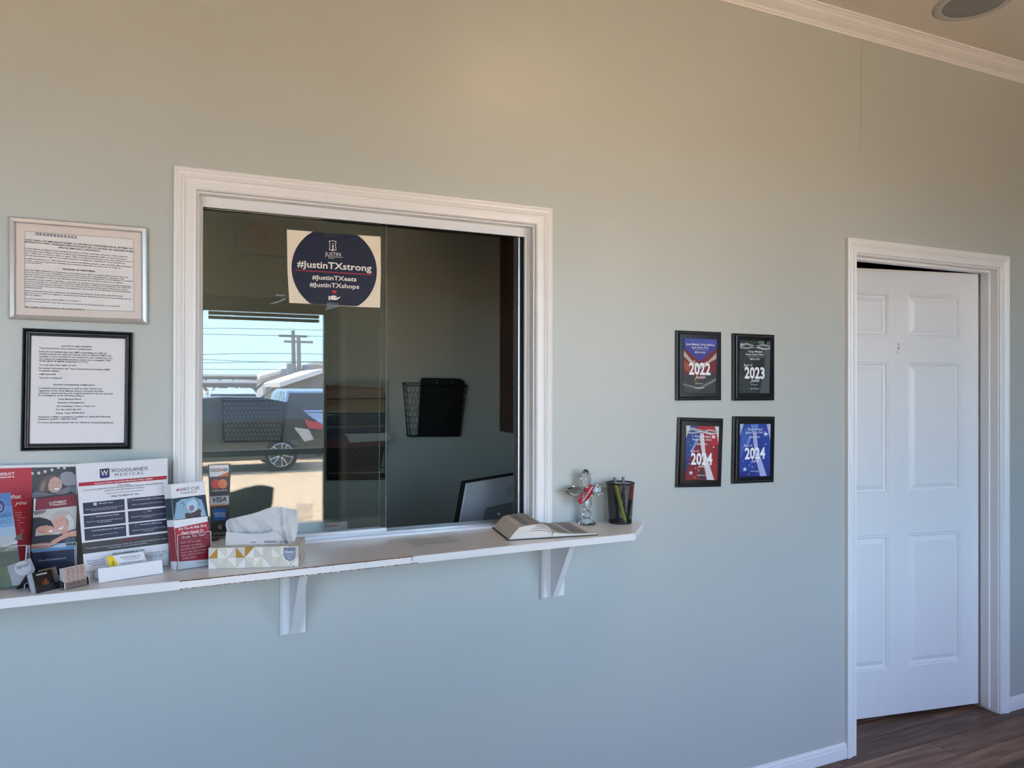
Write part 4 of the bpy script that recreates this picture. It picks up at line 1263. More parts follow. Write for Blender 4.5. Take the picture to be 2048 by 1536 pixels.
for q, lb in (([(775, 905), (868, 912), (868, 925), (775, 920)], 'scrap of clear tape on the glass left of the poster, uppermost'), ([(730, 990), (800, 970), (870, 935), (872, 955), (800, 985), (735, 998)], 'crumpled scrap of clear tape on the glass below the poster corner')):
    MB().slab(Plane((0, .0546, 0)).up([z5(*p) for p in q]), (0, .0003, 0)).build('clear_tape', TAPE, label=lb, cat='tape')
# payment decal
zp = Zm(320, 900, 3.938)
dc = thing('payment_decal', (.115, .053, 1.08), 'dark strip of card payment decals stuck on the glass', 'decal')
MB().slab(Plane((0, .0544, 0)).up([zp(380, 118), zp(558, 110), zp(540, 660), zp(405, 730)]), (0, .0005, 0)).build('strip', mat('decal_charcoal', (.050, .046, .044, 1), rough=.35), dc)
pr = Printer(Plane((0, .0544, 0)), .0003)
pr.poly([zp(388, 122), zp(540, 116), zp(540, 205), zp(390, 212)], (214, 210, 206), 1)
pr.poly([zp(450, 209.5), zp(540, 172), zp(540, 205)], (214, 110, 60), 2)
pr.text('DISC', *zp(395, 172), *zp(460, 170), 24 / 3.938, (38, 38, 42), bold=.015, layer=3)
pr.oval(*zp(470, 157), 11 / 3.938, 12 / 3.938, (218, 112, 58), 3)
pr.text('VER', *zp(482, 169), *zp(534, 167), 24 / 3.938, (38, 38, 42), bold=.015, layer=3)
pr.oval(*zp(440, 268), 38 / 3.938, 38 / 3.938, (206, 84, 78), 1)
pr.oval(*zp(494, 267), 36 / 3.938, 38 / 3.938, (232, 136, 90), 2)
pr.text('mastercard', *zp(410, 326), *zp(524, 322), 15 / 3.938, (214, 206, 200), bold=.012, layer=3)
pr.poly([zp(390, 352), zp(543, 342), zp(543, 432), zp(390, 445)], (206, 202, 198), 1)
pr.poly([zp(390, 352), zp(543, 342), zp(543, 358), zp(390, 367)], (84, 84, 92), 2)
pr.poly([zp(390, 434), zp(543, 420), zp(543, 432), zp(390, 445)], (222, 160, 110), 2)
pr.text('VISA', *zp(414, 412), *zp(524, 404), 36 / 3.938, (66, 68, 82), bold=.02, shear=.25, layer=3)
pr.poly([zp(416, 466), zp(516, 460), zp(516, 552), zp(418, 558)], (44, 104, 176), 1)
pr.text('AMERICAN', *zp(421, 510), *zp(514, 505), 16 / 3.938, (196, 216, 238), bold=.012, layer=3)
pr.text('EXPRESS', *zp(436, 530), *zp(515, 525), 16 / 3.938, (196, 216, 238), bold=.012, layer=3)
for k, rr in enumerate((8, 15, 22, 29)):
    pts_ = [zp(452 + rr * math.cos(a) * .95 + k * 1.5, 608 + rr * math.sin(a)) for a in np.linspace(-.85, .85, 9)]
    pr.line(pts_, .9, (214, 214, 216), 2)
pr.text('Contactless', *zp(400, 668), *zp(536, 660), 21 / 3.938, (196, 196, 198), layer=3)
pr.text('Accepted', *zp(410, 700), *zp(534, 690), 21 / 3.938, (196, 196, 198), layer=3)
pr.build(dc)
# small company sticker low on the glass
zr = Zm(590, 1020, 9.752)
stc = thing('glass_sticker', (.5, .053, 1.06), 'small clear Red Door sticker low on the glass', 'sticker')
MB().slab(Plane((0, .0545, 0)).up([zr(595, 260), zr(1020, 218), zr(1020, 382), zr(595, 420)]), (0, .0003, 0)).build('film', sheet_glass('sticker_film', (.62, .66, .68, 1), .10, .3), stc)
pr = Printer(Plane((0, .0545, 0)), .0003)
pr.text('Red', *zr(600, 335), *zr(685, 325), 4.2, (60, 22, 30), bold=.02, shear=.2, layer=1)
pr.poly([zr(690, 275), zr(720, 272), zr(720, 335), zr(690, 338)], (150, 24, 40), 1)
pr.text('Door', *zr(728, 325), *zr(845, 312), 4.2, (50, 22, 30), bold=.02, shear=.2, layer=1)
pr.build(stc)

# ================================================================== things standing on the shelf
EPS = .0012
ORD = ('first', 'second', 'third', 'fourth', 'fifth', 'sixth', 'seventh', 'eighth')
def pl_on_shelf(bl, br, lean, z=ZS + EPS):
    a, b_ = PZ(*bl, z), PZ(*br, z)
    yaw = math.degrees(math.atan2(b_[1] - a[1], b_[0] - a[0]))
    return Plane((a[0], a[1], z), yaw, lean)
def sheet_slab(pl, q, th, name, m, parent=None, off=0.0, **kw):
    return MB().slab(pl.up(q, off), -pl.n * th).build(name, m, parent, **kw)
def acrylic(pl, a0, a1, hf, hb, dep, label, front=.002):
    """clear brochure holder in plane coordinates: a along, up, back"""
    o = pl.loc(a0, 0, 0)
    root = thing('brochure_holder', tuple(pl.loc((a0 + a1) / 2, 0, 0)), label, 'brochure holder', 'clear acrylic brochure holders')
    t_ = .0016
    def B(name, a, b_, u0, u1, c0, c1):
        p = [pl.loc(a, u0, c0), pl.loc(b_, u0, c0), pl.loc(b_, u1, c0), pl.loc(a, u1, c0), pl.loc(a, u0, c1), pl.loc(b_, u0, c1), pl.loc(b_, u1, c1), pl.loc(a, u1, c1)]
        MB().hexa(p).build(name, PLASTIC, root)
    B('front_wall', a0, a1, 0, hf, front, front + t_)
    B('back_wall', a0, a1, 0, hb, -dep - t_, -dep)
    B('side_wall', a0 - t_, a0, 0, hf, -dep, front)
    B('side_wall', a1, a1 + t_, 0, hf, -dep, front)
    # bright polished front edges
    ed = MB()
    for a in (a0, a1):
        ed.tube([pl.loc(a, 0, front + t_), pl.loc(a, hf, front + t_)], .0008, 5)
    ed.tube([pl.loc(a0, hf, front + t_), pl.loc(a1, hf, front + t_)], .0006, 5)
    ed.build('polished_edge', mat('acrylic_edge', (.75, .76, .78, 1), rough=.2), root)
    return root

# --- red flyer at the back
FRED = (176, 22, 38)
rp_ = Plane((-.30, -.060, ZS + EPS), 2.0, 7.0)
fl = thing('flyer', (-.30, -.06, ZS), 'large red and photo flyer with white top margin leaning on the wall', 'flyer')
zA = Zm(0, 920, 9.6)
sheet_slab(rp_, [(-62, 932.3), (152.5, 927.5), (157, 1146), (-52, 1166)], .0012, 'sheet', PAPER, fl)
pr = Printer(rp_)
pr.poly([(-62, 938.3), zA(612, 145), (62, 1152), (-50, 1164)], FRED, 1)
pr.poly([zA(612, 145), zA(1452, 128), (156, 1144), (62, 1152)], (66, 62, 66), 1)
# photo: lights, two people embracing
for x, y, r in ((625, 258, 2.6), (745, 250, 3.1), (866, 222, 3.1), (998, 190, 3.1), (1120, 150, 2.6), (1238, 152, 2.9)):
    pr.oval(*zA(x, y), r, r, (206, 196, 196), 3)
pr.poly([zA(*p) for p in [(1150, 300), (1185, 250), (1280, 222), (1380, 232), (1448, 290), (1455, 480), (1300, 500), (1220, 470), (1165, 400)]], (150, 150, 156), 2)
pr.poly([zA(*p) for p in [(620, 640), (720, 600), (900, 630), (1060, 660), (1200, 560), (1310, 510), (1390, 540), (1300, 640), (1200, 660), (1060, 672), (620, 740)]], (128, 120, 124), 2)
pr.poly([zA(*p) for p in [(1310, 510), (1455, 500), (1460, 640), (1380, 620)]], (112, 110, 116), 2)
pr.poly([zA(*p) for p in [(715, 620), (740, 500), (800, 370), (900, 300), (1030, 285), (1140, 320), (1170, 400), (1150, 450), (960, 480), (930, 600), (860, 630)]], (104, 82, 72), 3)
pr.poly([zA(*p) for p in [(760, 600), (790, 480), (860, 380), (880, 470), (830, 600)]], (140, 116, 100), 4)
pr.poly([zA(*p) for p in [(925, 480), (960, 370), (1040, 320), (1130, 345), (1185, 420), (1195, 500), (1165, 570), (1090, 630), (1000, 625), (935, 580)]], (196, 158, 146), 5)
pr.poly([zA(*p) for p in [(1030, 540), (1140, 535), (1120, 570), (1060, 572)]], (238, 230, 228), 6)
pr.line([zA(1030, 538), zA(1085, 530), zA(1145, 530)], .6, (120, 60, 60), 6)
pr.line([zA(1000, 440), zA(1055, 435)], .8, (84, 60, 54), 6); pr.line([zA(1110, 432), zA(1165, 436)], .8, (84, 60, 54), 6)
pr.line([zA(1075, 450), zA(1092, 505), zA(1062, 508)], .5, (160, 116, 106), 6)
pr.text('SYNERGY', -18, 952.5, *zA(285, 278), 5.2, (240, 232, 232), bold=.006, layer=4)
pr.text('HomeCare', -14, 957.5, *zA(275, 333), 4.6, (240, 232, 232), bold=.006, layer=4)
pr.text('that', *zA(205, 742), *zA(405, 736), 8.4, (244, 238, 236), bold=.004, layer=4)
pr.text('you', *zA(275, 862), *zA(522, 846), 7.4, (244, 238, 236), bold=.006, shear=.4, layer=4)
for k, (s, x0, x1, y) in enumerate((('care that', 290, 415, 1022), ('personally', 300, 412, 1070), ('and personal', 320, 480, 1118), ('care to', 330, 395, 1168), ('comfort', 345, 460, 1216), ('and', 350, 372, 1264), ('the', 370, 395, 1314), ('about', 385, 452, 1362), ('your', 392, 440, 1410))):
    pr.text(s, *zA(x0, y), *zA(x1, y - 6), 2.5, (236, 206, 206), layer=4)
pr.build(fl)

# --- navy topped brochures in a holder, front one with two smiling women
sp = pl_on_shelf((62, 1156), (150, 1147), 7.0)
for k in range(4):
    q = [(66 + 1.5, 997.5), (153, 988), (150, 1147), (63, 1156)]
    oo = -.0042 * k
    o_ = thing('brochure', tuple(sp.loc(.045, 0, oo)), 'brochure with smiling women photo, front of its stack beside the letter sheet' if k == 0 else 'brochure, %s from the front behind the smiling women one, only edges showing' % ORD[k], 'brochure', 'brochures in the holder before the red flyer')
    sheet_slab(sp, q, .0012, 'leaflet', mat('brochure_paper', (.70, .68, .66, 1), rough=.4), o_, off=oo)
    if k: 
        pe = MB(); pe.add(sp.up([(67.5, 997.5), (72, 997), (72, 1018), (67.5, 1018)], oo + .0004), [(0, 1, 2, 3)], ink((122, 22, 40)))
        pe.add(sp.up([(67.2, 1050), (72, 1050), (72, 1155), (63.5, 1156)], oo + .0004), [(0, 1, 2, 3)], ink((24, 26, 44)))
        pe.build('printed_picture', parent=o_, fix=False)
        continue
    pr = Printer(sp)
    L_ = lambda *p: zA(*p)
    pr.poly([L_(690, 738), L_(1470, 655), L_(1472, 880), L_(672, 970)], (122, 20, 42), 1)
    pr.poly([L_(672, 970), L_(1472, 880), (151, 1092), (62, 1103)], (190, 184, 178), 1)
    pr.poly([L_(640, 985), L_(900, 955), L_(850, 1020), L_(660, 1060)], (120, 110, 108), 2)
    # women
    pr.poly([L_(*p) for p in [(640, 1110), (760, 1100), (900, 1130), (1000, 1180), (1050, 1250), (1040, 1330), (900, 1250), (760, 1280), (690, 1340), (670, 1480), (620, 1530), (630, 1250)]], (20, 20, 38), 3)
    pr.poly([L_(*p) for p in [(965, 1120), (1020, 1030), (1100, 975), (1200, 960), (1310, 990), (1400, 1070), (1440, 1180), (1430, 1300), (1340, 1360), (1290, 1330), (1330, 1200), (1230, 1060), (1120, 1080), (1040, 1150), (1010, 1230), (985, 1180)]], (176, 168, 160), 4)
    pr.poly([L_(*p) for p in [(1240, 1080), (1330, 1040), (1420, 1150), (1420, 1290), (1330, 1350), (1300, 1260)]], (206, 200, 192), 5)
    pr.poly([L_(*p) for p in [(1010, 1210), (1060, 1110), (1140, 1060), (1230, 1075), (1300, 1140), (1325, 1230), (1300, 1310), (1230, 1370), (1140, 1400), (1070, 1340), (1030, 1280)]], (206, 152, 134), 5)
    pr.poly([L_(*p) for p in [(1110, 1310), (1170, 1300), (1225, 1255), (1205, 1310), (1150, 1345)]], (240, 232, 228), 6)
    pr.line([L_(1060, 1195), L_(1110, 1175)], .8, (92, 56, 50), 6); pr.line([L_(1150, 1160), L_(1215, 1140)], .8, (92, 56, 50), 6)
    pr.poly([L_(*p) for p in [(1180, 1390), (1290, 1330), (1300, 1400), (1200, 1440)]], (196, 140, 122), 4)
    pr.poly([L_(*p) for p in [(680, 1330), (760, 1275), (880, 1255), (990, 1270), (1060, 1320), (1050, 1390), (960, 1430), (850, 1430), (750, 1400)]], (204, 148, 128), 5)
    pr.poly([L_(*p) for p in [(930, 1370), (1000, 1330), (1010, 1370), (960, 1395)]], (240, 230, 226), 6)
    pr.line([L_(860, 1260), L_(880, 1300), L_(870, 1330)], .6, (150, 92, 80), 6); pr.line([L_(780, 1390), L_(850, 1370)], .8, (70, 40, 36), 6); pr.line([L_(870, 1310), L_(900, 1275)], .8, (70, 40, 36), 6)
    zB = Zm(0, 1050, 8.533)
    pr.poly([zB(*p) for p in [(540, 200), (760, 170), (1000, 160), (1310, 60), (1305, 260), (1120, 330), (560, 410), (535, 330)]], (26, 26, 40), 2)
    pr.poly([zB(*p) for p in [(545, 330), (700, 310), (830, 300), (880, 350), (840, 400), (700, 410), (545, 410)]], (190, 134, 116), 4)
    pr.poly([zB(*p) for p in [(800, 350), (900, 260), (1050, 180), (1200, 110), (1306, 90), (1306, 190), (1180, 200), (1040, 260), (940, 320), (830, 375)]], (206, 150, 130), 5)
    pr.poly([zB(*p) for p in [(1060, 280), (1180, 210), (1300, 200), (1290, 340), (1140, 350)]], (58, 66, 78), 4)
    for i in range(14):
        pr.oval(*zB(1130 + (i % 5) * 36, 240 + (i // 5) * 40), .7, .7, (190, 196, 204), 5, n=8)
    pr.poly([zB(*p) for p in [(900, 350), (1100, 310), (1140, 350), (1100, 380), (920, 385)]], (200, 210, 220), 5)
    pr.poly([zB(545, 425), zB(1275, 350), zB(1270, 405), zB(550, 470)], (84, 154, 196), 3)
    pr.line([zB(550, 472), zB(1270, 408)], .6, (214, 90, 70), 4)
    pr.poly([zB(550, 474), zB(1270, 410), (150, 1146), (63, 1155)], (24, 28, 58), 2)
    pr.text('Care that moves you', *zB(655, 625), *zB(1130, 572), 3.6, (226, 226, 232), shear=.35, layer=5)
    pr.text('SYNERGY', *L_(1025, 838), *L_(1280, 812), 4.6, (240, 234, 232), bold=.004, layer=4)
    pr.text('HomeCare', *L_(1022, 880), *L_(1275, 852), 3.6, (240, 234, 232), bold=.004, layer=4)
    pr.line([L_(975, 880), L_(945, 830), L_(960, 808), L_(978, 822), L_(1000, 806), L_(1012, 828), L_(975, 880)], .7, (240, 234, 232), 4)
    pr.build(o_)
acrylic(sp, -.003, .093, .075, .11, .018, 'clear holder around the smiling women brochures')

# --- hospice brochures in a holder at the left edge
hp = pl_on_shelf((0, 1180), (47, 1176.5), 9.0)
for k in range(3):
    oo = -.005 * k
    o_ = thing('brochure', tuple(hp.loc(0, 0, oo)), 'blue and green hospice brochure, front of its stack at the left edge' if k == 0 else 'hospice brochure, %s from the front at the left edge' % ORD[k], 'brochure', 'hospice brochures at the left edge')
    sheet_slab(hp, [(-52, 993), (20, 984.5), (46, 1172), (-22, 1180)], .0013, 'leaflet', mat('brochure_paper', (.70, .68, .66, 1), rough=.4), o_, off=oo)
    if k: continue
    pr = Printer(hp)
    bands = [(0, (62, 102, 154)), (.14, (76, 118, 166)), (.26, (104, 142, 178)), (.36, (140, 160, 176)), (.46, (158, 162, 160)), (.55, (112, 112, 96)), (.62, (70, 66, 46)), (.70, (72, 74, 44)), (.78, (78, 92, 50)), (.88, (70, 86, 48)), (1.0, None)]
    tl, tr, br_, bl_ = np.array((-52, 993.)), np.array((20, 984.5)), np.array((46, 1172.)), np.array((-22, 1180.))
    for (t0, c), (t1, _) in zip(bands[:-1], bands[1:]):
        pr.poly([tuple(tl + (bl_ - tl) * t0), tuple(tr + (br_ - tr) * t0), tuple(tr + (br_ - tr) * t1), tuple(tl + (bl_ - tl) * t1)], c, 1)
    pr.poly([zA(*p) for p in [(410, 1410), (330, 1450), (270, 1530), (430, 1536)]], (52, 52, 40), 2)
    pr.oval(-1.5, 1013, 12.5, 15, (150, 170, 206), 3); pr.oval(-1.5, 1013, 11.6, 14, (30, 36, 104), 4)
    pr.oval(-2, 1015, 6, 6.6, (190, 200, 226), 5); pr.oval(-2, 1015, 4.6, 5.2, (30, 36, 104), 6)
    pr.text('POLARIS', -20, 1038, *zA(212, 1090), 8.6, (40, 74, 124), shear=.25, layer=4)
    pr.text('HOSPICE', -18, 1053, *zA(232, 1202), 8.6, (60, 90, 134), shear=.25, layer=4)
    pr.text('Clinician Owned', *zB(40, 380), *zB(305, 300), 4.2, (232, 228, 214), shear=.1, layer=5)
    pr.text('and Operated', *zB(90, 440), *zB(300, 378), 4.2, (232, 228, 214), shear=.1, layer=5)
    pr.build(o_)
acrylic(hp, -.06, .048, .095, .12, .022, 'clear holder around the hospice brochures at the left edge')
tk = thing('take_one_card', tuple(PZ(40, 1172, ZS)), 'small grey TAKE ONE card tucked in the hospice holder', 'card')
tp = Plane(hp.loc(0, 0, .0055), math.degrees(math.atan2(hp.r[1], hp.r[0])), 9.0)
sheet_slab(tp, [zB(120, 705), zB(520, 562), zB(600, 760), zB(480, 1000), zB(215, 1040)], .0008, 'card', mat('grey_card', (.24, .25, .265, 1), rough=.6), tk)
pr = Printer(tp)
pr.oval(*zB(385, 740), 16.2, 14.6, (164, 164, 170), 1)
pr.text('TAKE ONE', *zB(275, 768), *zB(488, 700), 6.6, (40, 40, 48), bold=.014, layer=3)
for k in range(3):
    pr.line([zB(155, 760 + k * 45), zB(235, 735 + k * 45)], .5, (120, 120, 126), 2)
pr.build(tk)

# --- letter sheet
zw, zv = Zm(150, 910, 10.242), Zm(150, 1040, 10.242)
wpl = pl_on_shelf((170, 1156), (337, 1131), 7.0)
ws = thing('letter_sheet', tuple(wpl.loc(.09, 0)), 'white Woodlands Medical policy sheet standing on the shelf', 'notice sheet')
sheet_slab(wpl, [(151, 928), (335, 916.5), (337.5, 1130), (170, 1156)], .0016, 'sheet', mat('notice_paper', (.74, .73, .76, 1), rough=.55), ws)
pr = Printer(wpl)
DK = (44, 46, 62)
pr.poly([zw(505, 290), zw(690, 272), zw(706, 290), zw(708, 440), zw(690, 462), zw(525, 480), zw(508, 460)], (46, 46, 66), 1)
pr.poly([zw(512, 400), zw(700, 380), zw(702, 440), zw(690, 458), zw(525, 474), zw(512, 456)], (58, 50, 120), 2)
pr.text('W', *zw(528, 428), *zw(680, 412), 10.5, (226, 226, 232), bold=.01, layer=3)
pr.text('W', *zw(738, 362), *zw(842, 352), 8.0, DK, layer=2)
pr.text('OODLANDS', *zw(848, 350), *zw(1490, 302), 6.4, DK, bold=.004, layer=2)
pr.text('MEDICAL', *zw(820, 438), *zw(1412, 392), 5.6, (70, 72, 86), layer=2, spacing=1.5)
pr.poly([zw(75, 570), zw(1885, 422), zw(1880, 496), zw(78, 645)], (172, 34, 52), 1)
pr.text('Important Notice: Controlled Medication Policy Update', *zw(400, 597), *zw(1588, 496), 3.0, (242, 226, 228), bold=.016, layer=3)
pr.text('Dear Patient,', *zw(890, 634), *zw(1135, 612), 2.6, DK, bold=.014, layer=2)
pr.text('To ensure your safety and to comply with state and federal regulations, Nobility Medical has', *zw(172, 735), *zw(1800, 588), 2.9, DK, layer=2)
pr.text('updated our Controlled Medication Guidelines.', *zw(598, 746), *zw(1425, 672), 2.9, DK, layer=2)
pr.line([zw(645, 792), zw(1400, 720)], .8, (90, 92, 104), 2)
pr.text('What This Means for You:', *zw(738, 862), *zw(1318, 806), 3.2, DK, bold=.014, layer=2)
BOX = (50, 52, 72)
for q in ([(158, 985), (1010, 900), (1022, 1130), (175, 1215)], [(1065, 892), (1900, 812), (1905, 1035), (1080, 1115)],
          [(175, 1248), (1025, 1160), (1040, 1392), (190, 1488)], [(1082, 1155), (1905, 1068), (1910, 1295), (1095, 1385)]):
    pr.poly([zw(*p) for p in q], BOX, 1)
for q in ([(188, 185), (1040, 95), (1055, 325), (205, 428)], [(1098, 80), (1905, -10), (1905, 222), (1112, 315)]):
    pr.poly([zv(*p) for p in q], BOX, 1)
pr.poly([zv(145, 472), zv(1915, 255), zv(1915, 475), zv(158, 700)], (62, 62, 66), 1)
LT = (206, 208, 220)
for s, x0, y0, x1, y1, c in (('Monthly Visits', 492, 1005, 775, 980, 2.6), ('Patients prescribed controlled meds every must', 215, 1128, 975, 1048, 2.3), ('be seen at the clinic every 30 days', 330, 1150, 860, 1095, 2.3),
        ('No Automatic Refills or 90-Day Supply', 1180, 938, 1890, 872, 2.6), ('Refills are only given at your monthly visit', 1165, 1028, 1800, 968, 2.3),
        ('Urine Drug Screen (UDS)', 420, 1275, 900, 1228, 2.6), ('Required at your initial appointment and every', 240, 1385, 975, 1305, 2.3), ('90 days thereafter', 470, 1392, 750, 1362, 2.3),
        ('EKG', 1492, 1162, 1565, 1155, 2.6), ('Required before starting treatment and then', 1158, 1282, 1830, 1205, 2.3), ('once per year', 1390, 1288, 1588, 1266, 2.3), ('Prescription Monitoring', 1330, 1440, 1772, 1390, 2.6)):
    pr.text(s, *zw(x0, y0), *zw(x1, y1), c, LT, bold=.012 if c > 2.5 else .0, layer=3)
for s, x0, y0, x1, y1, c in (('Controlled Medication Agreement', 332, 238, 1005, 160, 2.8), ('Must be signed and kept current', 365, 330, 880, 265, 2.4), ('Required before starting treatment and then', 1178, 228, 1860, 145, 2.3), ('once per year', 1410, 236, 1608, 210, 2.3)):
    pr.text(s, *zv(x0, y0), *zv(x1, y1), c, LT, bold=.012 if c > 2.5 else .0, layer=3)
pr.text('Why Our Changes?', *zv(875, 442), *zv(1302, 390), 3.4, (176, 44, 62), bold=.01, layer=3)
pr.text('These updates are necessary to protect your health and to ensure Nobility Medical and our patients', *zv(225, 598), *zv(1890, 385), 2.6, (204, 204, 208), layer=3)
pr.text('remain compliant with all prescribing regulations.', *zv(672, 585), *zv(1490, 480), 2.6, (204, 204, 208), layer=3)
pr.text('Our Commitment to You', *zv(768, 712), *zv(1422, 622), 3.8, DK, bold=.016, layer=3)
pr.line([zv(768, 722), zv(1422, 632)], .4, DK, 3)
for s, x0, y0, x1, y1 in (('We know your time is important, and we want it to keep your visits', 230, 865, 1880, 640), ('respectful, and convenient. We want to make your experience this practice', 258, 910, 1890, 685), ('and thank you for your patience, in order to keep you safe', 345, 945, 1800, 735), ('Thank you,', 240, 1085, 420, 1062)):
    pr.text(s, *zv(x0, y0), *zv(x1, y1), 3.0, DK, layer=3)
for x, y in ((380, 985), (440, 1012)):
    pass
pr.poly([zw(378, 980), zw(445, 972), zw(448, 1030), zw(382, 1038)], (206, 208, 216), 3)
for x, y in ((1120, 932), (345, 1275), (1435, 1155), (1260, 1445)):
    pr.line([zw(x - 28, y - 26), zw(x + 28, y - 32), zw(x + 28, y + 22), zw(x - 28, y + 28), zw(x - 28, y - 26)], .5, (130, 132, 150), 3)
pr.build(ws)

# --- white card tray with discount cards
tp_ = pl_on_shelf((198, 1166), (325, 1146.5), 0.0)
tr_ = thing('card_tray', tuple(tp_.loc(.07, 0)), 'bent white card tray on the shelf before the letter sheet', 'card tray')
TW = float(np.dot(PZ(325, 1146.5, ZS) - tp_.o, tp_.r))
def TP(a, u, c): return tp_.loc(a, u, c)
WHP = mat('white_sheet_plastic', (.78, .78, .80, 1), rough=.3)
prof = [(0, 0), (.030, -.010), (.0312, -.0125), (.029, -.016), (.004, -.036), (.004, -.060), (.0055, -.060), (.0055, -.0350), (.0305, -.0155), (.0295, -.0125), (.0285, -.0110), (-.0, -.0016)]
MB().slab([TP(0, u, c) for u, c in prof], tp_.r * TW).build('folded_sheet', WHP, tr_)
cpl = Plane(tp_.loc(0, .012, -.030), math.degrees(math.atan2(tp_.r[1], tp_.r[0])), 18)
for k in range(4):
    oo = -.0022 * k
    dx = -2.0 * k
    cd = thing('discount_card', tuple(cpl.loc(.04, 0, oo)), 'white and yellow prescription savings card standing foremost in the white tray' if k == 0 else 'savings card, %s from the front in the white tray' % ORD[k], 'card', 'savings cards in the white tray')
    sheet_slab(cpl, [(214.5 + dx, 1113), (286, 1103), (298, 1137), (222 + dx, 1147)], .0006, 'card', mat('card_stock', (.76, .75, .77, 1), rough=.45) if k == 0 else mat('card_stock_tan', (.58, .54, .44, 1), rough=.5), cd, off=oo)
    if k == 0:
        pr = Printer(cpl)
        pr.poly([zv(665, 745), zv(715, 728), zv(780, 755), zv(830, 810), zv(862, 880), zv(868, 950), zv(855, 1025), zv(720, 1045)], (232, 200, 40), 1)
        pr.text('GoodRx', *zv(830, 1030), *zv(795, 835), 4.6, (36, 34, 30), layer=3, bold=.01, vdir=(-.97, -.17))
        pr.text('Prescription Savings Card', *zv(930, 778), *zv(1342, 735), 2.3, DK, bold=.012, layer=3)
        pr.text('We have a gift for your next doctor to', *zv(960, 808), *zv(1332, 768), 1.5, (110, 110, 120), layer=3)
        pr.text('save up to 80% at pharmacies', *zv(985, 828), *zv(1310, 790), 1.5, (110, 110, 120), layer=3)
        pr.poly([zv(905, 880), zv(1470, 808), zv(1500, 905), zv(915, 985)], (206, 204, 210), 1)
        pr.text('Show to the pharmacist to receive', *zv(975, 890), *zv(1380, 842), 1.8, DK, layer=3)
        pr.text('Walmart  Walgreens  CVS  Kroger', *zv(955, 935), *zv(1425, 880), 2.1, DK, bold=.01, layer=3)
        pr.build(cd)

# --- black card stand and clear card stand
kb = Plane(tuple(PZ(73, 1186, ZS + .001)), 38.0, 24.0)
BLKP = mat('black_plastic_mesh', (.010, .010, .012, 1), rough=.45, bump=.4, bscale=700)
ks = thing('card_stand', tuple(kb.loc(.02, 0)), 'black tilted business card stand on the shelf', 'card stand')
KW = .062
def KP(a, u, c): return kb.loc(a, u, c)
MB().slab([KP(0, 0, .0), KP(0, 0, -.020), KP(0, .048, -.020), KP(0, .048, -.0225), KP(0, -.002, -.0225), KP(0, -.002, .0025), KP(0, .014, .0025), KP(0, .014, 0)], kb.r * KW).build('tray', BLKP, ks)
bk = kb.loc(0, .048, -.021)
foot = np.array([bk[0], bk[1], ZS + .001]) + np.array([-kb.r[1], kb.r[0], 0]) * .030 - kb.r * .004
for a in (0.0, KW - .006):
    MB().slab([bk + kb.r * a, foot + kb.r * a, foot + kb.r * a + np.array([0, 0, .004]), bk + kb.r * a - kb.u * .006], kb.r * .006).build('prop', BLKP, ks)
MB().slab([bk + kb.r * .004, foot + kb.r * .004, foot + kb.r * (KW - .004), bk + kb.r * (KW - .004)], np.array([-kb.r[1], kb.r[0], 0]) * .001).build('mesh_panel', BLKP, ks)
names = ('black card with ember picture, front of the black card stand', 'grey brown business card in the black stand', 'white business card in the black stand')
for k, (c, w0, w1, h_, off) in enumerate((((24, 22, 24), .004, .046, .046, -.004), ((108, 98, 90), .020, .060, .050, -.008), ((186, 186, 190), .000, .050, .047, -.012), ((170, 172, 178), -.001, .050, .046, -.0155))):
    cd = MB().slab([KP(w0, .0, off), KP(w1, .0, off), KP(w1, h_, off), KP(w0, h_, off)], -kb.n * .0022).build('business_card', ink(c), label=names[min(k, 2)] if k < 3 else 'pale card at the back of the black card stand', cat='business card', group='cards in the black stand')
    if k == 0:
        mb = MB()
        for pts_, cc in (([(.016, .006), (.036, .006), (.033, .022), (.028, .030), (.024, .022), (.020, .024)], (120, 62, 34)), ([(.020, .006), (.032, .006), (.028, .018), (.024, .014)], (170, 96, 60)), ([(.010, .038), (.034, .038), (.034, .041), (.010, .041)], (190, 186, 180))):
            mb.add([KP(a, u, off + .0003 * (1 + .6 * len(mb.f))) for a, u in pts_], [tuple(range(len(pts_)))], ink(cc))
        mb.build('printed_picture', parent=cd, fix=False)
cb_ = Plane(tuple(PZ(131, 1179, ZS + .001)), 36.0, 12.0)
ca_ = thing('clear_card_stand', tuple(cb_.loc(.02, 0)), 'clear plastic stand of pink appointment cards', 'card stand')
CP = lambda a, u, c: cb_.loc(a, u, c)
for nm, pts_ in (('front_wall', [(-.002, 0, .003), (.052, 0, .003), (.052, .014, .003), (-.002, .014, .003)]), ('back_wall', [(-.002, 0, -.016), (.052, 0, -.016), (.052, .030, -.016), (-.002, .030, -.016)])):
    MB().slab([CP(*p) for p in pts_], -cb_.n * .0014).build(nm, PLASTIC, ca_)
for a in (-.0035, .052):
    MB().slab([CP(a, 0, .003), CP(a, .014, .003), CP(a, .024, -.016), CP(a, 0, -.016)], cb_.r * .0014).build('side_wall', PLASTIC, ca_)
mb = MB(); mb.tube([CP(-.003, 0, .0035), CP(-.003, .014, .0035)], .0008, 5); mb.tube([CP(.053, 0, .0035), CP(.053, .018, .0035)], .0006, 5); mb.build('polished_edge', mat('acrylic_edge', (.75, .76, .78, 1), rough=.2), ca_)
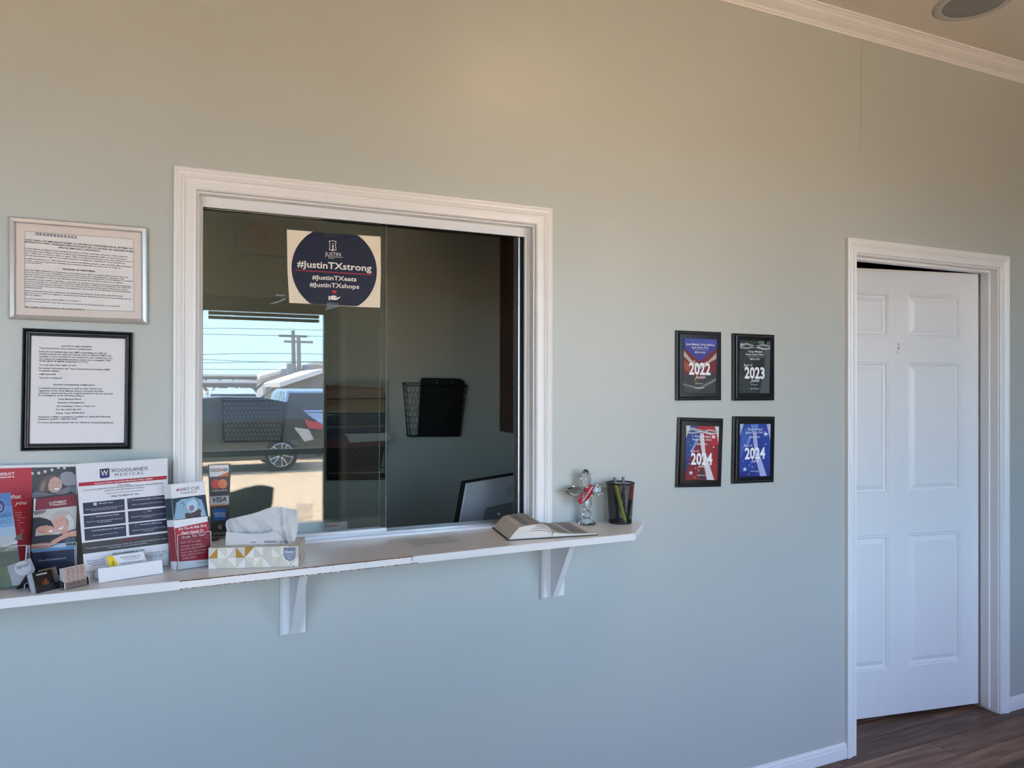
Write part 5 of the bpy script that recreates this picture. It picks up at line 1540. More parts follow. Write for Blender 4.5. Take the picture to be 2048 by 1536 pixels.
for k in range(4):
    c = ((196, 172, 164), (206, 202, 204), (170, 172, 184), (196, 196, 204))[k]
    cd = MB().slab([CP(0 - .0006 * k, .001, -.0005 - .0032 * k), CP(.0495, .001, -.0005 - .0032 * k), CP(.0495, .0475, -.0005 - .0032 * k), CP(-.0006 * k, .0475, -.0005 - .0032 * k)], -cb_.n * .0020).build('appointment_card', ink(c), label='pink scribbled appointment card at the front of the clear stand' if k == 0 else 'pale appointment card, %s from the front in the clear stand' % ORD[k], cat='card', group='cards in the clear stand')
    if k == 0:
        mb = MB()
        for i in range(8):
            u0 = .042 - i * .0048
            for j in range(4):
                a0 = .005 + j * .0105 + (i % 2) * .002
                mb.add([CP(a0, u0, .0002), CP(a0 + .008, u0, .0002), CP(a0 + .008, u0 + (.0016 if i < 3 else .0008), .0002), CP(a0, u0 + .0012, .0002)], [(0, 1, 2, 3)])
        mb.build('lettering', ink((96, 78, 76)), cd, fix=False, kind='stuff')

# --- heart risk brochures
zh = Zm(320, 950, 7.68)
hpl = pl_on_shelf((357, 1139.5), (420, 1130.5), 8.0)
hq = [zh(160, 148), zh(680, 95), zh(792, 1380), zh(278, 1455)]
HST = ((0, 0), (-.0042, .0), (-.0075, .001), (-.0120, .0), (-.0155, .001), (-.0200, .0), (-.0235, .0012), (-.0275, .0))
for k, (oo, du) in enumerate(HST):
    o_ = thing('brochure', tuple(hpl.loc(.04, 0, oo)), 'HART CVE heart attack risk brochure, front of its stack' if k == 0 else 'HART CVE brochure, %s from the front of its stack, only left edge showing' % ORD[k], 'brochure', 'heart risk brochures in the clear holder')
    P4 = hpl.up(hq, 0)
    sh = -hpl.n * (-oo) 
    P4 = P4 + hpl.n * oo + hpl.u * du - hpl.r * (.0013 * k)
    MB().slab(P4, -hpl.n * .0013).build('leaflet', mat('brochure_white', (.74, .73, .74, 1), rough=.35), o_)
    if k:
        # coloured bands reach the left edge of every leaflet
        mb = MB()
        for (t0, t1), c in (((.165, .42), (28, 52, 62)), ((.50, .905), (150, 26, 44))):
            e0 = P4[0] + (P4[3] - P4[0]) * t0; e1 = P4[0] + (P4[3] - P4[0]) * t1
            mb.add([e0 + hpl.n * .0003, e0 + hpl.r * .012 + hpl.n * .0003, e1 + hpl.r * .012 + hpl.n * .0003, e1 + hpl.n * .0003], [(0, 1, 2, 3)], ink(c))
            mb.add([e0 - hpl.r * .0002, e0 - hpl.r * .0002 - hpl.n * .0013, e1 - hpl.r * .0002 - hpl.n * .0013, e1 - hpl.r * .0002], [(0, 1, 2, 3)], ink(c))
        mb.build('printed_picture', parent=o_, fix=False)
        continue
    pr = Printer(hpl)
    pr.poly([zh(182, 362), zh(700, 300), zh(742, 630), zh(215, 698)], (26, 52, 64), 1)
    pr.poly([zh(*p) for p in [(215, 690), (235, 560), (250, 430), (330, 370), (430, 360), (520, 340), (640, 380), (670, 470), (710, 620), (640, 640), (600, 560), (480, 640), (360, 670)]], (136, 170, 190), 2)
    pr.poly([zh(*p) for p in [(420, 420), (520, 370), (580, 430), (570, 520), (520, 570), (450, 560), (410, 500)]], (176, 200, 214), 3)
    pr.poly([zh(*p) for p in [(450, 480), (500, 460), (530, 490), (515, 540), (480, 560), (448, 530)]], (140, 110, 140), 4)
    pr.poly([zh(*p) for p in [(380, 620), (400, 580), (470, 590), (540, 560), (600, 520), (640, 540), (620, 600), (520, 640), (400, 668)]], (78, 58, 58), 4)
    pr.line([zh(310, 440), zh(340, 420), zh(370, 440), zh(365, 490)], 1.0, (36, 60, 84), 4)
    pr.line([zh(560, 360), zh(590, 420), zh(610, 470)], 1.0, (36, 60, 84), 4)
    pr.poly([zh(225, 820), zh(748, 712), zh(790, 1290), zh(270, 1332)], (164, 26, 44), 1)
    pr.line([zh(285, 860), zh(298, 1012), zh(735, 955), zh(722, 808), zh(755, 796)], .6, (206, 120, 130), 2)
    pr.poly([zh(250, 232), zh(262, 208), zh(278, 225), zh(280, 245), zh(262, 250)], (170, 28, 44), 2)
    pr.text('HART', *zh(285, 250), *zh(450, 236), 6.2, (60, 44, 56), bold=.004, layer=2)
    pr.text('CVE', *zh(478, 232), *zh(606, 218), 6.2, (70, 62, 70), layer=2)
    pr.text('Powered by AI', *zh(320, 292), *zh(562, 268), 3.6, (130, 60, 76), bold=.008, layer=2)
    for s, x0, y0, x1, y1 in (('Are You At Risk Of A', 282, 852, 715, 792), ('Heart Attack Or', 330, 910, 670, 866), ('Stroke This Year?', 330, 980, 698, 928)):
        pr.text(s, *zh(x0, y0), *zh(x1, y1), 5.2, (240, 228, 230), bold=.016, layer=3)
    for s, x0, y0, x1, y1 in (('HART CVE is a highly', 312, 1058, 632, 1016), ('accurate, non-fasting', 316, 1112, 650, 1066), ('blood test that provides', 322, 1162, 698, 1098), ('your 1-year risk of having', 328, 1208, 716, 1150), ('heart attack, stroke, or', 336, 1252, 686, 1196), ('cardiac death.', 342, 1298, 556, 1266)):
        pr.text(s, *zh(x0, y0), *zh(x1, y1), 3.6, (226, 200, 204), layer=3)
    pr.text('prevencio', *zh(555, 1362), *zh(712, 1340), 3.0, (110, 104, 114), layer=3)
    pr.build(o_)
a1 = float(np.dot(hpl.up([zh(792, 1380)])[0] - hpl.o, hpl.r))
acrylic(hpl, -.001, a1 + .0003, .085, .12, .034, 'clear holder around the HART CVE brochures')

# ================================================================== tissue box
bl, br2, bk2 = PZ(417, 1138, ZS + .0006), PZ(597, 1133, ZS + .0006), PZ(611, 1113, ZS + .0006)
yawT = math.degrees(math.atan2(br2[1] - bl[1], br2[0] - bl[0]))
tb = Plane(tuple(bl), yawT, 0)
BW, BD, BH = float(np.linalg.norm(br2 - bl)), .113, .0525
tbx = thing('tissue_box', tuple(tb.loc(BW / 2, 0, -BD / 2)), 'tissue box with grey and gold triangle pattern and a raised tissue', 'tissue box')
CARD = mat('tissue_carton', (.66, .65, .60, 1), rough=.45)
SL = (.030, BW - .030, -.030, -BD + .030)
mb = MB()
TB = lambda a, u, c: tb.loc(a, u, c)
# walls, floor and a top with an oblong opening
mb.hexa([TB(0, 0, 0), TB(BW, 0, 0), TB(BW, BH, 0), TB(0, BH, 0), TB(0, 0, -.0015), TB(BW, 0, -.0015), TB(BW, BH, -.0015), TB(0, BH, -.0015)])
mb.hexa([TB(0, 0, -BD + .0015), TB(BW, 0, -BD + .0015), TB(BW, BH, -BD + .0015), TB(0, BH, -BD + .0015), TB(0, 0, -BD), TB(BW, 0, -BD), TB(BW, BH, -BD), TB(0, BH, -BD)])
for a in (0, BW - .0015):
    mb.hexa([TB(a, 0, 0), TB(a + .0015, 0, 0), TB(a + .0015, BH, 0), TB(a, BH, 0), TB(a, 0, -BD), TB(a + .0015, 0, -BD), TB(a + .0015, BH, -BD), TB(a, BH, -BD)])
mb.hexa([TB(0, 0, 0), TB(BW, 0, 0), TB(BW, .0015, 0), TB(0, .0015, 0), TB(0, 0, -BD), TB(BW, 0, -BD), TB(BW, .0015, -BD), TB(0, .0015, -BD)])
for a0, a1_, c0, c1 in ((0, BW, 0, SL[2]), (0, BW, SL[3], -BD), (0, SL[0], SL[2], SL[3]), (SL[1], BW, SL[2], SL[3])):
    mb.hexa([TB(a0, BH - .0012, c0), TB(a1_, BH - .0012, c0), TB(a1_, BH, c0), TB(a0, BH, c0), TB(a0, BH - .0012, c1), TB(a1_, BH - .0012, c1), TB(a1_, BH, c1), TB(a0, BH, c1)])
mb.build('carton', CARD, tbx)
pal = [(206, 200, 182), (178, 172, 152), (198, 194, 186), (156, 154, 150), (164, 156, 124), (222, 218, 208), (142, 140, 138), (186, 178, 148)]
GOLD = (178, 128, 36)
pt_, ln_ = MB(), MB()
def tri_face(f3, nu, golds):
    """diamond lattice over a face; f3(s,t,layer) gives the point, s along, t across"""
    W0 = 1.0 / nu
    k = 0
    for i in range(-1, nu + 1):
        cx = (i + .5) * W0
        for up_ in (0, 1):
            # diamond halves and the triangles between
            y0, y1, ym = (0.0, .5, .5) if up_ == 0 else (1.0, .5, .5)
            for (p, q, r) in (((cx - W0 / 2, .5), (cx, .5), (cx, y0)), ((cx, .5), (cx + W0 / 2, .5), (cx, y0)), ((cx - W0 / 2, .5), (cx, y0), (cx - W0 / 2, y0)), ((cx, y0), (cx + W0 / 2, .5), (cx + W0 / 2, y0))):
                P = [(min(max(x, 0), 1), y) for x, y in (p, q, r)]
                if max(x for x, _ in P) - min(x for x, _ in P) < 1e-4: 
                    k += 1; continue
                c = GOLD if k % 37 in golds else pal[(k * 5 + k // 3) % len(pal)]
                pt_.add([f3(x, y, 1) for x, y in P], [(0, 1, 2)], ink(c))
                k += 1
    for i in range(nu + 1):
        for (p, q) in (((i * W0, .5), ((i + .5) * W0, 0)), ((i * W0, .5), ((i + .5) * W0, 1)), ((i * W0, .5), ((i - .5) * W0, 0)), ((i * W0, .5), ((i - .5) * W0, 1))):
            if not (0 <= q[0] <= 1): continue
            d = .0022
            ln_.add([f3(p[0], p[1], 2), f3(min(1, p[0] + d), p[1], 2), f3(min(1, q[0] + d), q[1], 2), f3(q[0], q[1], 2)], [(0, 1, 2, 3)], ink((140, 124, 80)))
tri_face(lambda s, t_, l: TB(s * BW, t_ * BH, .0002 + l * .0002), 5, (12, 21, 30))
tri_face(lambda s, t_, l: TB(s * BW, BH + .0002 + l * .0002, -.001 - t_ * .027), 5, (18,))
tri_face(lambda s, t_, l: TB(s * .029, BH + .0002 + l * .0002, -.030 - t_ * .052), 1, ())
tri_face(lambda s, t_, l: TB(BW - .029 + s * .029, BH + .0002 + l * .0002, -.030 - t_ * .052), 1, ())
tri_face(lambda s, t_, l: TB(BW + .0002 + l * .0002, t_ * BH, -s * BD), 3, (9,))
pt_.build('printed_triangles', parent=tbx, fix=False, kind='stuff')
ln_.build('printed_lines', parent=tbx, fix=False, kind='stuff')
zt = Zm(400, 1060, 8.533)
pr = Printer(tb, .0009)
pr.poly([zt(1425, 300), zt(1630, 295), zt(1630, 440), zt(1600, 500), zt(1530, 532), zt(1465, 505), zt(1428, 445)], (118, 124, 146), 1)
pr.text('Kleenex', *zt(1442, 396), *zt(1612, 392), 5.6, (236, 236, 240), bold=.01, shear=.25, layer=3)
pr.line([zt(1440, 414), zt(1618, 412)], .4, (210, 212, 220), 3)
pr.text('PROFESSIONAL', *zt(1440, 446), *zt(1612, 442), 1.9, (214, 216, 224), bold=.01, layer=3)
pr.text('COMFORT', *zt(1475, 478), *zt(1580, 476), 1.9, (214, 216, 224), bold=.01, layer=3)
pr.text('TOUCH', *zt(1490, 504), *zt(1568, 502), 1.9, (214, 216, 224), bold=.01, layer=3)
pr.poly([zt(1588, 606), zt(1606, 605), zt(1606, 626), zt(1588, 627)], (10, 10, 10), 2)
pr.build(tbx, 'printed_badge', 'lettering')
# tissue: a folded front flap and a tall crumpled sheet behind it
TIS = bpy.data.materials.new('tissue_paper'); TIS.use_nodes = True
b = TIS.node_tree.nodes['Principled BSDF']
b.inputs['Base Color'].default_value = (.60, .595, .59, 1); b.inputs['Roughness'].default_value = .9
b.inputs['Subsurface Weight'].default_value = 0.0
def lerp2(pts_, t_):
    n_ = len(pts_) - 1
    x = min(max(t_, 0), 1) * n_
    i = min(int(x), n_ - 1)
    return tuple(np.array(pts_[i]) + (np.array(pts_[i + 1]) - np.array(pts_[i])) * (x - i))
bot_ = [(458, 1092), (500, 1094), (545, 1092), (572, 1090), (588, 1086)]
topp = [(455.5, 1046), (458, 1038), (466, 1032.5), (480, 1030), (500, 1027), (515, 1023), (530, 1018), (548, 1014), (562, 1014), (580, 1017.5), (597.5, 1022.5)]
rows = []
NR, NC = 30, 72
rr_ = random.Random(11)
tpl = Plane(tb.loc(0, BH, -.056), yawT, 0)
def crease(u, v, u0, u1, wid):
    '''tent-shaped ridge running from u0 at the box to u1 at the top'''
    d = abs(u - (u0 + (u1 - u0) * v)) / wid
    return max(0.0, 1 - d)
RC = [(rr_.random(), rr_.random(), .025 + .04 * rr_.random(), (rr_.random() - .45) * .007) for _ in range(16)]
for i in range(NR + 1):
    row = []
    v_ = i / NR
    for j in range(NC + 1):
        u_ = j / NC
        p0, p1 = lerp2(bot_, u_), lerp2(topp, u_)
        px = (p0[0] + (p1[0] - p0[0]) * v_ + (3.0 * math.sin(v_ * 5.0) if u_ > .97 else 0), p0[1] + (p1[1] - p0[1]) * v_)
        P = tpl.up([px])[0]
        dep = (.020 * crease(u_, v_, .74, .50, .16) * (1 - .55 * v_) + .016 * crease(u_, v_, .86, .80, .07) * (1 - .7 * v_) - .012 * crease(u_, v_, .80, .66, .05) * (1 - v_)
               + .010 * crease(u_, v_, .40, .28, .10) * v_ + .010 * crease(u_, v_, .10, .22, .12) + .007 * crease(u_, v_, .64, .90, .06)
               + .006 * crease(u_, v_, .95, .55, .05) + .020 * v_ * v_ * (1 - u_) + .010 * math.sin(u_ * 5.5 + .6) * v_ - .018 * (u_ > .9) * (u_ - .9) * 10 * v_)
        for (r0_, r1_, rw_, ra_) in RC:
            dep += ra_ * crease(u_, v_, r0_, r1_, rw_)
        row.append(P + tpl.n * dep)
    rows.append(row)
mb = MB(); mb.grid(rows)
ts = mb.build('tissue', TIS, tbx, smooth=True, fix=True)
rows = []
fpl = Plane(tb.loc(0, BH, -.031), yawT, 0)
fb, ft = [(451, 1094), (495, 1096), (540, 1095), (570, 1090)], [(453, 1063), (480, 1065.5), (505, 1067), (528, 1066), (545, 1062), (556, 1066)]
for i in range(9):
    row = []
    for j in range(17):
        v_, u_ = i / 8, j / 16
        p0, p1 = lerp2(fb, u_), lerp2(ft, u_)
        P = fpl.up([(p0[0] + (p1[0] - p0[0]) * v_, p0[1] + (p1[1] - p0[1]) * v_)])[0]
        row.append(P + fpl.n * (.002 * math.sin(5 * u_ + 3 * v_) + .004 * v_ - .010 * max(0, u_ - .75) * 4))
    rows.append(row)
mb = MB(); mb.grid(rows)
ts = mb.build('tissue_flap', TIS, tbx, smooth=True)
pr = Printer(Plane(tb.loc(0, BH, -.0295), yawT, 0), .0)
for x0, x1, y in ((540, 710, 238), (805, 988, 225), (1095, 1350, 215), (1365, 1545, 215)):
    pr.text('Kleenex', *zt(x0, y + 2), *zt(x1 - 30, y - 6), 4.0, (60, 60, 66), bold=.012, shear=.2, layer=1)
pr.build(tbx, 'p', 'opening_print')

# ================================================================== laminated sheet draped over the shelf edge
ls = thing('laminated_sheet', (.71, -.12, ZS), 'laminated white sheet with printed paragraph draped over the shelf edge', 'paper sheet')
LAM = mat('laminated_paper', (.78, .77, .77, 1), rough=.32, spec=.45)
zl = Zm(770, 1040, 8.533)
a_, b_, c_, d_ = [PZ(*zl(*p), ZS + .0010) for p in ((95, 345), (1105, 190), (1690, 490), (475, 622))]
mb = MB(); mb.slab([a_, b_, c_, d_], (0, 0, -.0007), LAM)
fv = np.array([0, -.0010, 0])
d2, c2 = d_ + np.array([0, -.0012, 0]), c_ + np.array([0, -.0012, 0])
mb.slab([d2, c2, c2 + np.array([0, 0, -.0125]), d2 + np.array([0, 0, -.0125])], (0, .0007, 0), LAM)
mb.build('sheet', LAM, ls)
class FlatPrinter(Printer):
    def __init__(self, z): self.pic, self.txt, self.z = MB(), MB(), z
    def up(self, px, layer=0):
        d = rays(px)
        t_ = (self.z + layer * .0002 - C0[2]) / d[:, 2]
        return C0[None] + d * t_[:, None]
pr = FlatPrinter(ZS + .0013)
TX = (112, 106, 104)
for s, x0, y0, x1, y1 in (('Attention Patients:', 312, 318, 440, 302), ('Please be advised that the office will check your insurance at each visit', 335, 352, 1110, 290), ('and a copy of your card will be made. Please let us know of any', 375, 380, 1160, 322),
        ('changes in your address, phone or insurance so that your record is kept', 415, 405, 1245, 362), ('current. Payment is due at the time of service unless other plans', 460, 432, 1030, 378), ('have been made first.', 505, 460, 680, 435)):
    pr.text(s, *zl(x0, y0), *zl(x1, y1), 1.7, TX, bold=.004, layer=1, vdir=(-.55, -.83))
pr.build(ls)

# ================================================================== open book
FLb, BLb, FRb, BRb = PZ(1016, 1081.5, ZS + .0005), PZ(984.5, 1056, ZS + .0005), PZ(1196.5, 1070.5, ZS + .0005), PZ(1151, 1046.5, ZS + .0005)
bx_ = (FRb - FLb); BKW = float(np.linalg.norm(bx_)); bx_ = bx_ / BKW
by_ = ((BLb - FLb) + (BRb - FRb)) / 2; BKD = float(np.linalg.norm(by_)); by_ = by_ / BKD
bz_ = np.array([0, 0, 1.0])
book = thing('open_book', tuple(FLb + bx_ * BKW / 2 + by_ * BKD / 2), 'thick open book with dense print lying on the shelf', 'book')
def BK(s, d, z): return FLb + bx_ * s + by_ * d + bz_ * z
def interp(pf, s):
    for (s0, z0), (s1, z1) in zip(pf[:-1], pf[1:]):
        if s0 <= s <= s1: return z0 + (z1 - z0) * (s - s0) / (s1 - s0 + 1e-9)
    return pf[-1][1]
LEATHER = mat('black_leather', (.012, .009, .009, 1), rough=.5, bump=.3, bscale=400)
mid = .140
mb = MB(); mb.slab([BK(0, 0, 0), BK(mid, 0, 0), BK(mid, BKD, 0), BK(0, BKD, 0)], (0, 0, .0025)); mb.build('cover', LEATHER, book)
mb = MB(); mb.slab([BK(mid + .004, 0, 0), BK(BKW, 0, 0), BK(BKW, BKD, 0), BK(mid + .004, BKD, 0)], (0, 0, .0025)); mb.build('cover', LEATHER, book)
PGE = mat('book_pages', (.70, .64, .58, 1), rough=.7, var=.10, vscale=1, stretch=(15, 15, 900))
PGT = mat('book_page_top', (.66, .62, .585, 1), rough=.7)
left = [(.004, .0026), (.012, .012), (.026, .0275), (.036, .0365), (.050, .0395), (.085, .0425), (.105, .0425), (.120, .0385), (.132, .030), (.139, .018), (.1405, .0026)]
mb = MB(); mb.slab([BK(s, .003, z) for s, z in left], by_ * (BKD - .006)); mb.build('page_block', PGE, book)
right = [(.1415, .0026), (.1420, .0125), (.150, .0155), (.162, .0128), (.185, .0098), (.215, .0078), (.245, .0066), (BKW - .004, .0060), (BKW - .003, .0026)]
mb = MB(); mb.slab([BK(s, .003, z) for s, z in right], by_ * (BKD - .006)); mb.build('page_block', PGE, book)
def strip(pf, name):
    rows = [[BK(s, .0028, z + .0004), BK(s, BKD - .0028, z + .0004)] for s, z in pf]
    return MB().grid(rows).build(name, PGT, book, fix=False)
strip(left[4:-1], 'top_page'); strip(right[1:-1], 'top_page')
# dark tubes painting the shade between splayed leaves on the near edge
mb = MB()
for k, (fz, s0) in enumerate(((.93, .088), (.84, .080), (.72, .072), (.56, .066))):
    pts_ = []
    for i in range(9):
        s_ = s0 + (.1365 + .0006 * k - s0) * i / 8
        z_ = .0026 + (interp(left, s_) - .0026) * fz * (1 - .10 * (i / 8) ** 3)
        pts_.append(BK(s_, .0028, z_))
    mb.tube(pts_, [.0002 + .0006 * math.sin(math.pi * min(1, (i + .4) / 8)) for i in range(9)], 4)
mb.build('page_gap_shade', mat('page_shadow_gap', (.10, .085, .075, 1), rough=.9), book, kind='stuff')
PTX = mat('book_print', (.17, .165, .16, 1), rough=.8)
mb = MB()
rnd = random.Random(3)
for pf, cols_ in ((left, ((.0545, .0830), (.0870, .1150))), (right, ((.160, .205), (.211, .262)))):
    for c0, c1 in cols_:
        dd = .014
        while dd < BKD - .014:
            s = c0
            end = c1 - (rnd.random() * (c1 - c0) * .5 if rnd.random() < .12 else 0)
            while s < end - .003:
                L = .003 + rnd.random() * .006
                e = min(s + L, end)
                za_, zb_ = interp(pf, s) + .0008, interp(pf, e) + .0008
                mb.add([BK(s, dd, za_), BK(e, dd, zb_), BK(e, dd + .0017, zb_), BK(s, dd + .0017, za_)], [(0, 1, 2, 3)])
                s = e + .0012
            dd += .0033
mb.build('printed_lines', PTX, book, fix=False, kind='stuff')
mb = MB(); mb.tube([BK(.020, BKD - .004, .040), BK(.020, BKD + .001, .046), BK(.024, BKD + .001, .046), BK(.024, BKD - .002, .040)], .0012, 5, closed=True); mb.build('clip', METAL, book)

# ================================================================== crystal cross
GLS = bpy.data.materials.new('cut_crystal'); GLS.use_nodes = True
b = GLS.node_tree.nodes['Principled BSDF']
b.inputs['Base Color'].default_value = (.97, .985, .98, 1); b.inputs['Roughness'].default_value = 0.0
b.inputs['Transmission Weight'].default_value = 1.0; b.inputs['IOR'].default_value = 1.5
zc = Zm(1120, 930, 10.97)
cyv = -.037
def CPt(x, y, Y=cyv): return PY(*zc(x, y), Y)
crs = thing('crystal_cross', tuple(PZ(1173, 1048, ZS)), 'faceted crystal cross figurine with red ribbon beside the pen cup', 'figurine')
def gem(p0, p1, r, name='arm', n=8):
    p0, p1 = Vector(p0), Vector(p1)
    L = (p1 - p0).length
    pf = [(r * .28, 0), (r * .62, L * .12), (r * .9, L * .30), (r, L * .52), (r * .93, L * .70), (r * .66, L * .88), (r * .22, L)]
    mb = MB(); mb.lathe(pf, p0, axis=(p1 - p0), n=n, phase=.2)
    return mb.build(name, GLS, crs)
ctr = CPt(578, 560)
sc = 1 / 10.97 * 2.40 / 1500
gem(CPt(572, 500), CPt(560, 92), .0175)
gem(CPt(520, 575), CPt(130, 565), .0180)
gem(CPt(640, 560), CPt(985, 530), .0180)
gem(CPt(590, 620), CPt(590, 1000), .0178)
mb = MB(); c_ = CPt(585, 1080)
mb.lathe([(.004, -.0155), (.010, -.012), (.0150, -.004), (.0155, .004), (.011, .012), (.004, .0155)], c_, n=9); mb.build('ball', GLS, crs)
base = PZ(*zc(590, 1275), ZS + .0008)
cb0 = (c_[0], cyv, ZS + .0008)
hb = float(c_[2] - ZS - .012)
mb = MB(); mb.lathe([(.0290, 0), (.0315, .003), (.0298, .007), (.0230, hb * .55), (.0120, hb * .85), (.0080, hb + .002)], cb0, n=10); mb.build('foot', GLS, crs)
RIB = mat('red_ribbon', (.42, .010, .030, 1), rough=.35, bump=.2, bscale=300)
rb = Plane((0, cyv - .0215, 0), 0, 0)
rows = []
for (a, c, dz) in (((640, 415), (745, 455), .004), ((660, 490), (735, 520), 0), ((615, 560), (715, 570), 0), ((590, 620), (690, 640), 0), ((530, 700), (640, 715), 0), ((490, 775), (560, 800), 0), ((450, 800), (500, 858), .0), ((400, 790), (440, 845), .003)):
    q = rb.up([zc(*a), zc(*c)])
    rows.append([q[0] + np.array([0, dz, 0]), q[1] + np.array([0, dz, 0])])
ro = MB().grid(rows).build('ribbon', RIB, crs, smooth=True); ro.modifiers.new('thickness', 'SOLIDIFY').thickness = .0006
rb3 = Plane((0, cyv - .0195, 0), 0, 0)
ro = MB().grid([[p for p in rb3.up([zc(*a), zc(*c)])] for a, c in (((395, 790), (445, 840)), ((405, 720), (470, 780)), ((430, 660), (485, 700)), ((455, 630), (512, 620)))]).build('ribbon', RIB, crs, smooth=True); ro.modifiers.new('thickness', 'SOLIDIFY').thickness = .0006
mb = MB(); mb.lathe([(.002, -.006), (.0075, -.004), (.0085, 0), (.0075, .004), (.002, .006)], CPt(575, 545, cyv - .020), axis=(0, 1, 0), n=12); mb.build('ribbon_knot', RIB, crs, smooth=True)
pr = Printer(rb, .0008)
pr.text('I Jesus Loves', *zc(500, 830), *zc(735, 480), 5.0, (236, 220, 222), layer=1, vdir=(-.86, -.5))
pr.build(crs)

# ================================================================== pen cup
CUPC = np.array([1.3905, -.062])
r0, r1, hC = .0375, .0465, .0
ctop = PY(1236, 966, -.062)
hC = float(ctop[2] - ZS)
cup = thing('pen_cup', (CUPC[0], CUPC[1], ZS), 'black wire mesh pen cup at the right end of the shelf', 'pen cup')
CM = mat('black_wire_mesh', (.012, .012, .013, 1), rough=.4, metal=.3)
def CW(a, t_): 
    r = r0 + (r1 - r0) * t_
    return (CUPC[0] + r * math.cos(a), CUPC[1] + r * math.sin(a), ZS + .004 + (hC - .006) * t_)
mb = MB()
NW = 78
for s_ in (-1, 1):
    for k in range(NW):
        a0 = 2 * math.pi * k / NW
        seg = 14
        for i in range(seg):
            t0, t1 = i / seg, (i + 1) / seg
            b0, b1 = a0 + s_ * t0 * 1.25, a0 + s_ * t1 * 1.25
            w = .0135
            mb.add([CW(b0 - w, t0), CW(b0 + w, t0), CW(b1 + w, t1), CW(b1 - w, t1)], [(0, 1, 2, 3)])
mb.build('mesh_wall', CM, cup, fix=False, kind='stuff')
mb = MB(); mb.tube([(CUPC[0] + r1 * math.cos(a), CUPC[1] + r1 * math.sin(a), ZS + hC) for a in np.linspace(0, 2 * math.pi, 40)[:-1]], .0024, 8, closed=True); mb.build('rim', CM, cup, smooth=True)
mb = MB(); mb.lathe([(r0 - .002, .0006), (r0 + .0006, .0006), (r0 + .001, .008), (r0 - .001, .008), (r0 - .002, .0018)], (CUPC[0], CUPC[1], ZS), n=40, cap=False); mb.lathe([(.0005, .0018), (r0 - .001, .0018)], (CUPC[0], CUPC[1], ZS), n=40, cap=False); mb.build('base', CM, cup)
def pen(a0, rb_, a1, rt_, L, rad, m, capm, label):
    p0 = Vector((CUPC[0] + rb_ * math.cos(a0), CUPC[1] + rb_ * math.sin(a0), ZS + .004))
    top = Vector((CUPC[0] + rt_ * math.cos(a1), CUPC[1] + rt_ * math.sin(a1), ZS + hC))
    d = (top - p0).normalized()
    root = thing('pen', tuple(p0), label, 'pen', 'pens in the mesh cup')
    mb = MB(); mb.tube([p0, p0 + d * .01, p0 + d * (L * .62)], [rad * .55, rad, rad], 10); mb.build('barrel', m, root, smooth=True, angle=50)
    mb = MB(); mb.tube([p0 + d * (L * .62), p0 + d * (L - .004), p0 + d * L], [rad * 1.08, rad * 1.05, rad * .8], 10); mb.build('cap', capm, root, smooth=True, angle=50)
YEL = mat('highlighter_yellow', (.80, .90, .05, 1), rough=.4, emit=None)
ORA = mat('highlighter_orange', (.75, .10, .03, 1), rough=.4)
PBK = mat('pen_black', (.02, .02, .022, 1), rough=.35)
PGY = mat('pen_grey', (.18, .18, .19, 1), rough=.35)
pen(math.radians(-88), .030, math.radians(-148), .040, hC * .99, .0060, YEL, YEL, 'yellow green highlighter showing through the pen cup mesh')
pen(math.radians(-30), .022, math.radians(-42), .040, hC * .93, .0062, PBK, ORA, 'orange capped marker showing through the pen cup mesh')
pen(math.radians(200), .012, math.radians(120), .020, hC * 1.11, .0048, PBK, PGY, 'grey ended pen sticking up in the cup, left of two')
pen(math.radians(-10), .016, math.radians(35), .026, hC * 1.11, .0048, PBK, PGY, 'grey ended pen sticking up in the cup, right of two')
pen(math.radians(100), .020, math.radians(-100), .034, hC * .97, .0050, PGY, PBK, 'dark pen leaning inside the middle of the cup')

# ================================================================== in the dim office
def on(px, Y): return PY(px[0], px[1], Y)
WIREB = mat('black_wire', (.006, .006, .007, 1), rough=.45)
def hex_panel(mb, P, nu, nv, r):
    """hexagon wire net over the quad P(s,t)"""
    seen = set()
    for i in range(nu):
        for j in range(nv):
            cx, cy_ = (i + (.5 if j % 2 else 0) + .5) / (nu + .5), (j + .67) / (nv + .34)
            R_x, R_y = .5 / (nu + .5), .667 / (nv + .34)
            pts_ = [(cx + R_x * math.sin(math.radians(60 * k)) / .866 * 1.0 * .866 * 2 / 1.7320508, cy_ + R_y * math.cos(math.radians(60 * k))) for k in range(6)]
            for k in range(6):
                a, b_ = pts_[k], pts_[(k + 1) % 6]
                key = tuple(sorted(((round(a[0], 3), round(a[1], 3)), (round(b_[0], 3), round(b_[1], 3)))))
                if key in seen: continue
                seen.add(key)
                ca = [min(max(v, 0), 1) for v in a]; cb = [min(max(v, 0), 1) for v in b_]
                mb.tube([P(*ca), P(*cb)], r, 4)
